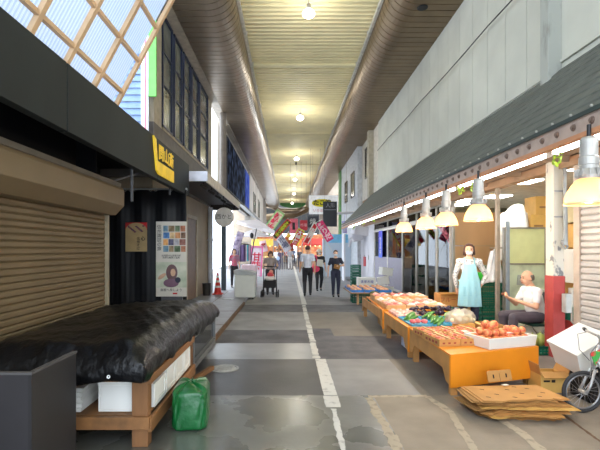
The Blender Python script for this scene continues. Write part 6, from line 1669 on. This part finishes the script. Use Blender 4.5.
# hanging signs
def rods(t, xs, y, z, m=None):
    b = MB()
    for x in xs: b.tube([(x, y, z), (x, y, 7.69)], .008, 6)
    b.build('hanger_rod', m or clad_m, t, True)
ts = thing('hanging_sign', 'white hanging sign box with a yellow oval and black lettering', 'sign', (1.95, 26, 4.0))
b = MB(); b.box(1.22, 2.95, 26, 26.2, 3.72, 4.85); b.build('box', mat('white_sign_face', (226, 226, 226), 0.5, emit=.15), ts, True, bevel=.02)
b = MB(); b.ball((2.0, 25.99, 4.38), (.62, .015, .24), 28, 12); b.build('oval', col('sign_yellow', (232, 216, 30)), ts, True, smooth=True)
text('たこ焼', .36, (2.0, 25.96, 4.38), TOCAM, black_ink, ts, bold=.012); text('いろは', .2, (1.75, 25.97, 3.92), TOCAM, red_ink, ts)
rods(ts, (1.3, 1.9), 26.1, 4.8)
bs = thing('hanging_sign', 'tall black hanging sign board overlapping the white oval sign', 'sign', (2.1, 24, 3.4))
b = MB(); b.box(1.9, 2.68, 24, 24.1, 2.85, 4.25); b.build('board', mat('black_sign', (20, 22, 32), 0.4), bs, True); text('人形', .26, (2.3, 23.97, 4.02), TOCAM, col('sign_silver', (150, 150, 160)), bs)
b = MB(); b.box(1.95, 2.63, 23.98, 24.0, 3.78, 3.8); b.build('rule', col('sign_silver', (150, 150, 160)), bs, True)
rods(bs, (2.0,), 24.05, 4.2)
s3 = thing('hanging_sign', 'small square black sign with a white character under the oval sign', 'sign', (1.5, 27, 2.9))
b = MB(); b.box(1.17, 1.84, 27, 27.1, 2.95, 3.65); b.build('board', mat('black_sign', (20, 22, 32), 0.4), s3, True); text('焼', .42, (1.5, 26.97, 3.3), TOCAM, paper, s3)
rods(s3, (1.5,), 27.05, 3.6)
s4 = thing('lantern_sign', 'tall dull pink ring shaped sign box hanging at the far crossing', 'sign', (.3, 30, 3.2))
b = MB()
for q in ((0.05, .62, 30, 30.3, 3.45, 3.72), (0.05, .62, 30, 30.3, 2.72, 2.95), (.05, .24, 30, 30.3, 2.95, 3.45), (.43, .62, 30, 30.3, 2.95, 3.45)): b.box(*q)
b.build('frame', col('dull_pink', (196, 92, 104)), s4, True, bevel=.03)
b = MB(); b.box(.24, .43, 30.1, 30.2, 2.95, 3.45); b.build('inner_panel', spk, s4, True)
rods(s4, (.12, .55), 30.15, 3.7)
s5 = thing('hanging_sign', 'dull red sign board with pale strokes beside the pink ring sign', 'sign', (.95, 30, 3))
b = MB(); b.box(.77, 1.28, 30, 30.1, 2.9, 3.6); b.build('board', col('dull_red', (170, 44, 52)), s5, True); text('市場', .24, (1.02, 29.97, 3.25), TOCAM, col('pale_stroke', (226, 170, 170)), s5)
rods(s5, (.85, 1.2), 30.05, 3.58)
s6 = thing('hanging_sign', 'white and violet hanging sign near the end of the grey awning', 'sign', (2.65, 20.5, 2.36))
b = MB(); b.tube([(2.65, 20.5, 2.9), (2.65, 20.5, 3.26)], 0.01, 6); b.box(2.53, 2.76, 20.44, 20.56, 2.36, 2.93); b.build('board', mat('violet_white_sign', (200, 200, 226), 0.5, col2=(140, 130, 200), scale=6), s6, True)
b = MB(); b.tube([(2.3, 20.5, 3.3), (3.7, 20.5, 3.35)], .06, 8); tag(b.build('white_beam', wh_panel), 'white horizontal beam beyond the end of the grey awning', 'beam')

# stall fronts either side of the far crossing
r7 = random.Random(17)
stall_cols = [(214, 70, 60), (236, 190, 80), (90, 150, 100), (220, 120, 60), (190, 60, 70), (150, 150, 170)]
lit_warm = mat('warm_lit_interior', (246, 196, 120), 0.6, emit=.7)
def stall(x, y, w, c, label):
    t = thing('market_stall', label, 'stall', (x, y, 0))
    b = MB(); b.box(-w / 2, w / 2, 0, .8, 0, .85); b.build('counter', col('stall_counter', (180, 150, 120)), t, bevel=.01)
    b = MB(); b.prism([(-.9, 1.95), (.1, 2.45), (.1, 2.4), (-.9, 1.85)], -w / 2, w / 2, axis='x'); b.build('awning', col('stall_%d' % c[1], c), t)
    for q in (-1, 1): b = MB(); b.box(q * w / 2 - .03, q * w / 2 + .03, -.03, .03, 0, 2.3); b.build('post', alu, t)
    b = MB(); b.box(-w / 2, w / 2, 1.2, 1.25, 0, 2.8)
    b.build('back_panel', mat('warm_stall_back', (206, 170, 120), 0.7, col2=(190, 90, 60), scale=3), t)
    for k in range(4):
        bb2 = MB(); bb2.ball((-w / 2 + .3 + k * (w - .6) / 3, .2, 1.95), (.1, .1, .12), 10, 8); bb2.build('bulb', mat('warm_bulb', (255, 214, 150), 0.5, emit=5), t, smooth=True)
    b = MB()
    for k in range(10): b.ball((-w / 2 + .15 + k * (w - .3) / 9, .25 + .2 * (k % 2), .9), (.12, .12, .1), 8, 6)
    o = b.build('goods', mat('goods_%d' % c[0], tuple(min(255, v + 30) for v in c), 0.6, col2=(236, 214, 180), scale=5), t); o['kind'] = 'stuff'
stall(1.9, 34, 1.7, stall_cols[0], 'warm lit stall with red awning behind the woman in the sun hat')
stall(1.6, 39, 1.8, stall_cols[3], 'warm lit stall with orange awning at the right of the far crossing')
stall(-2.2, 36, 1.8, stall_cols[1], 'stall with yellow awning on the left of the far crossing')
stall(-1.9, 43.5, 1.6, stall_cols[5], 'stall with grey awning deep on the left')
stall(-.6, 52, 2.2, stall_cols[4], 'farthest stall with crimson awning under the dark wall')
stall(1.9, 50, 2.0, stall_cols[2], 'farthest stall with green awning under the dark wall')
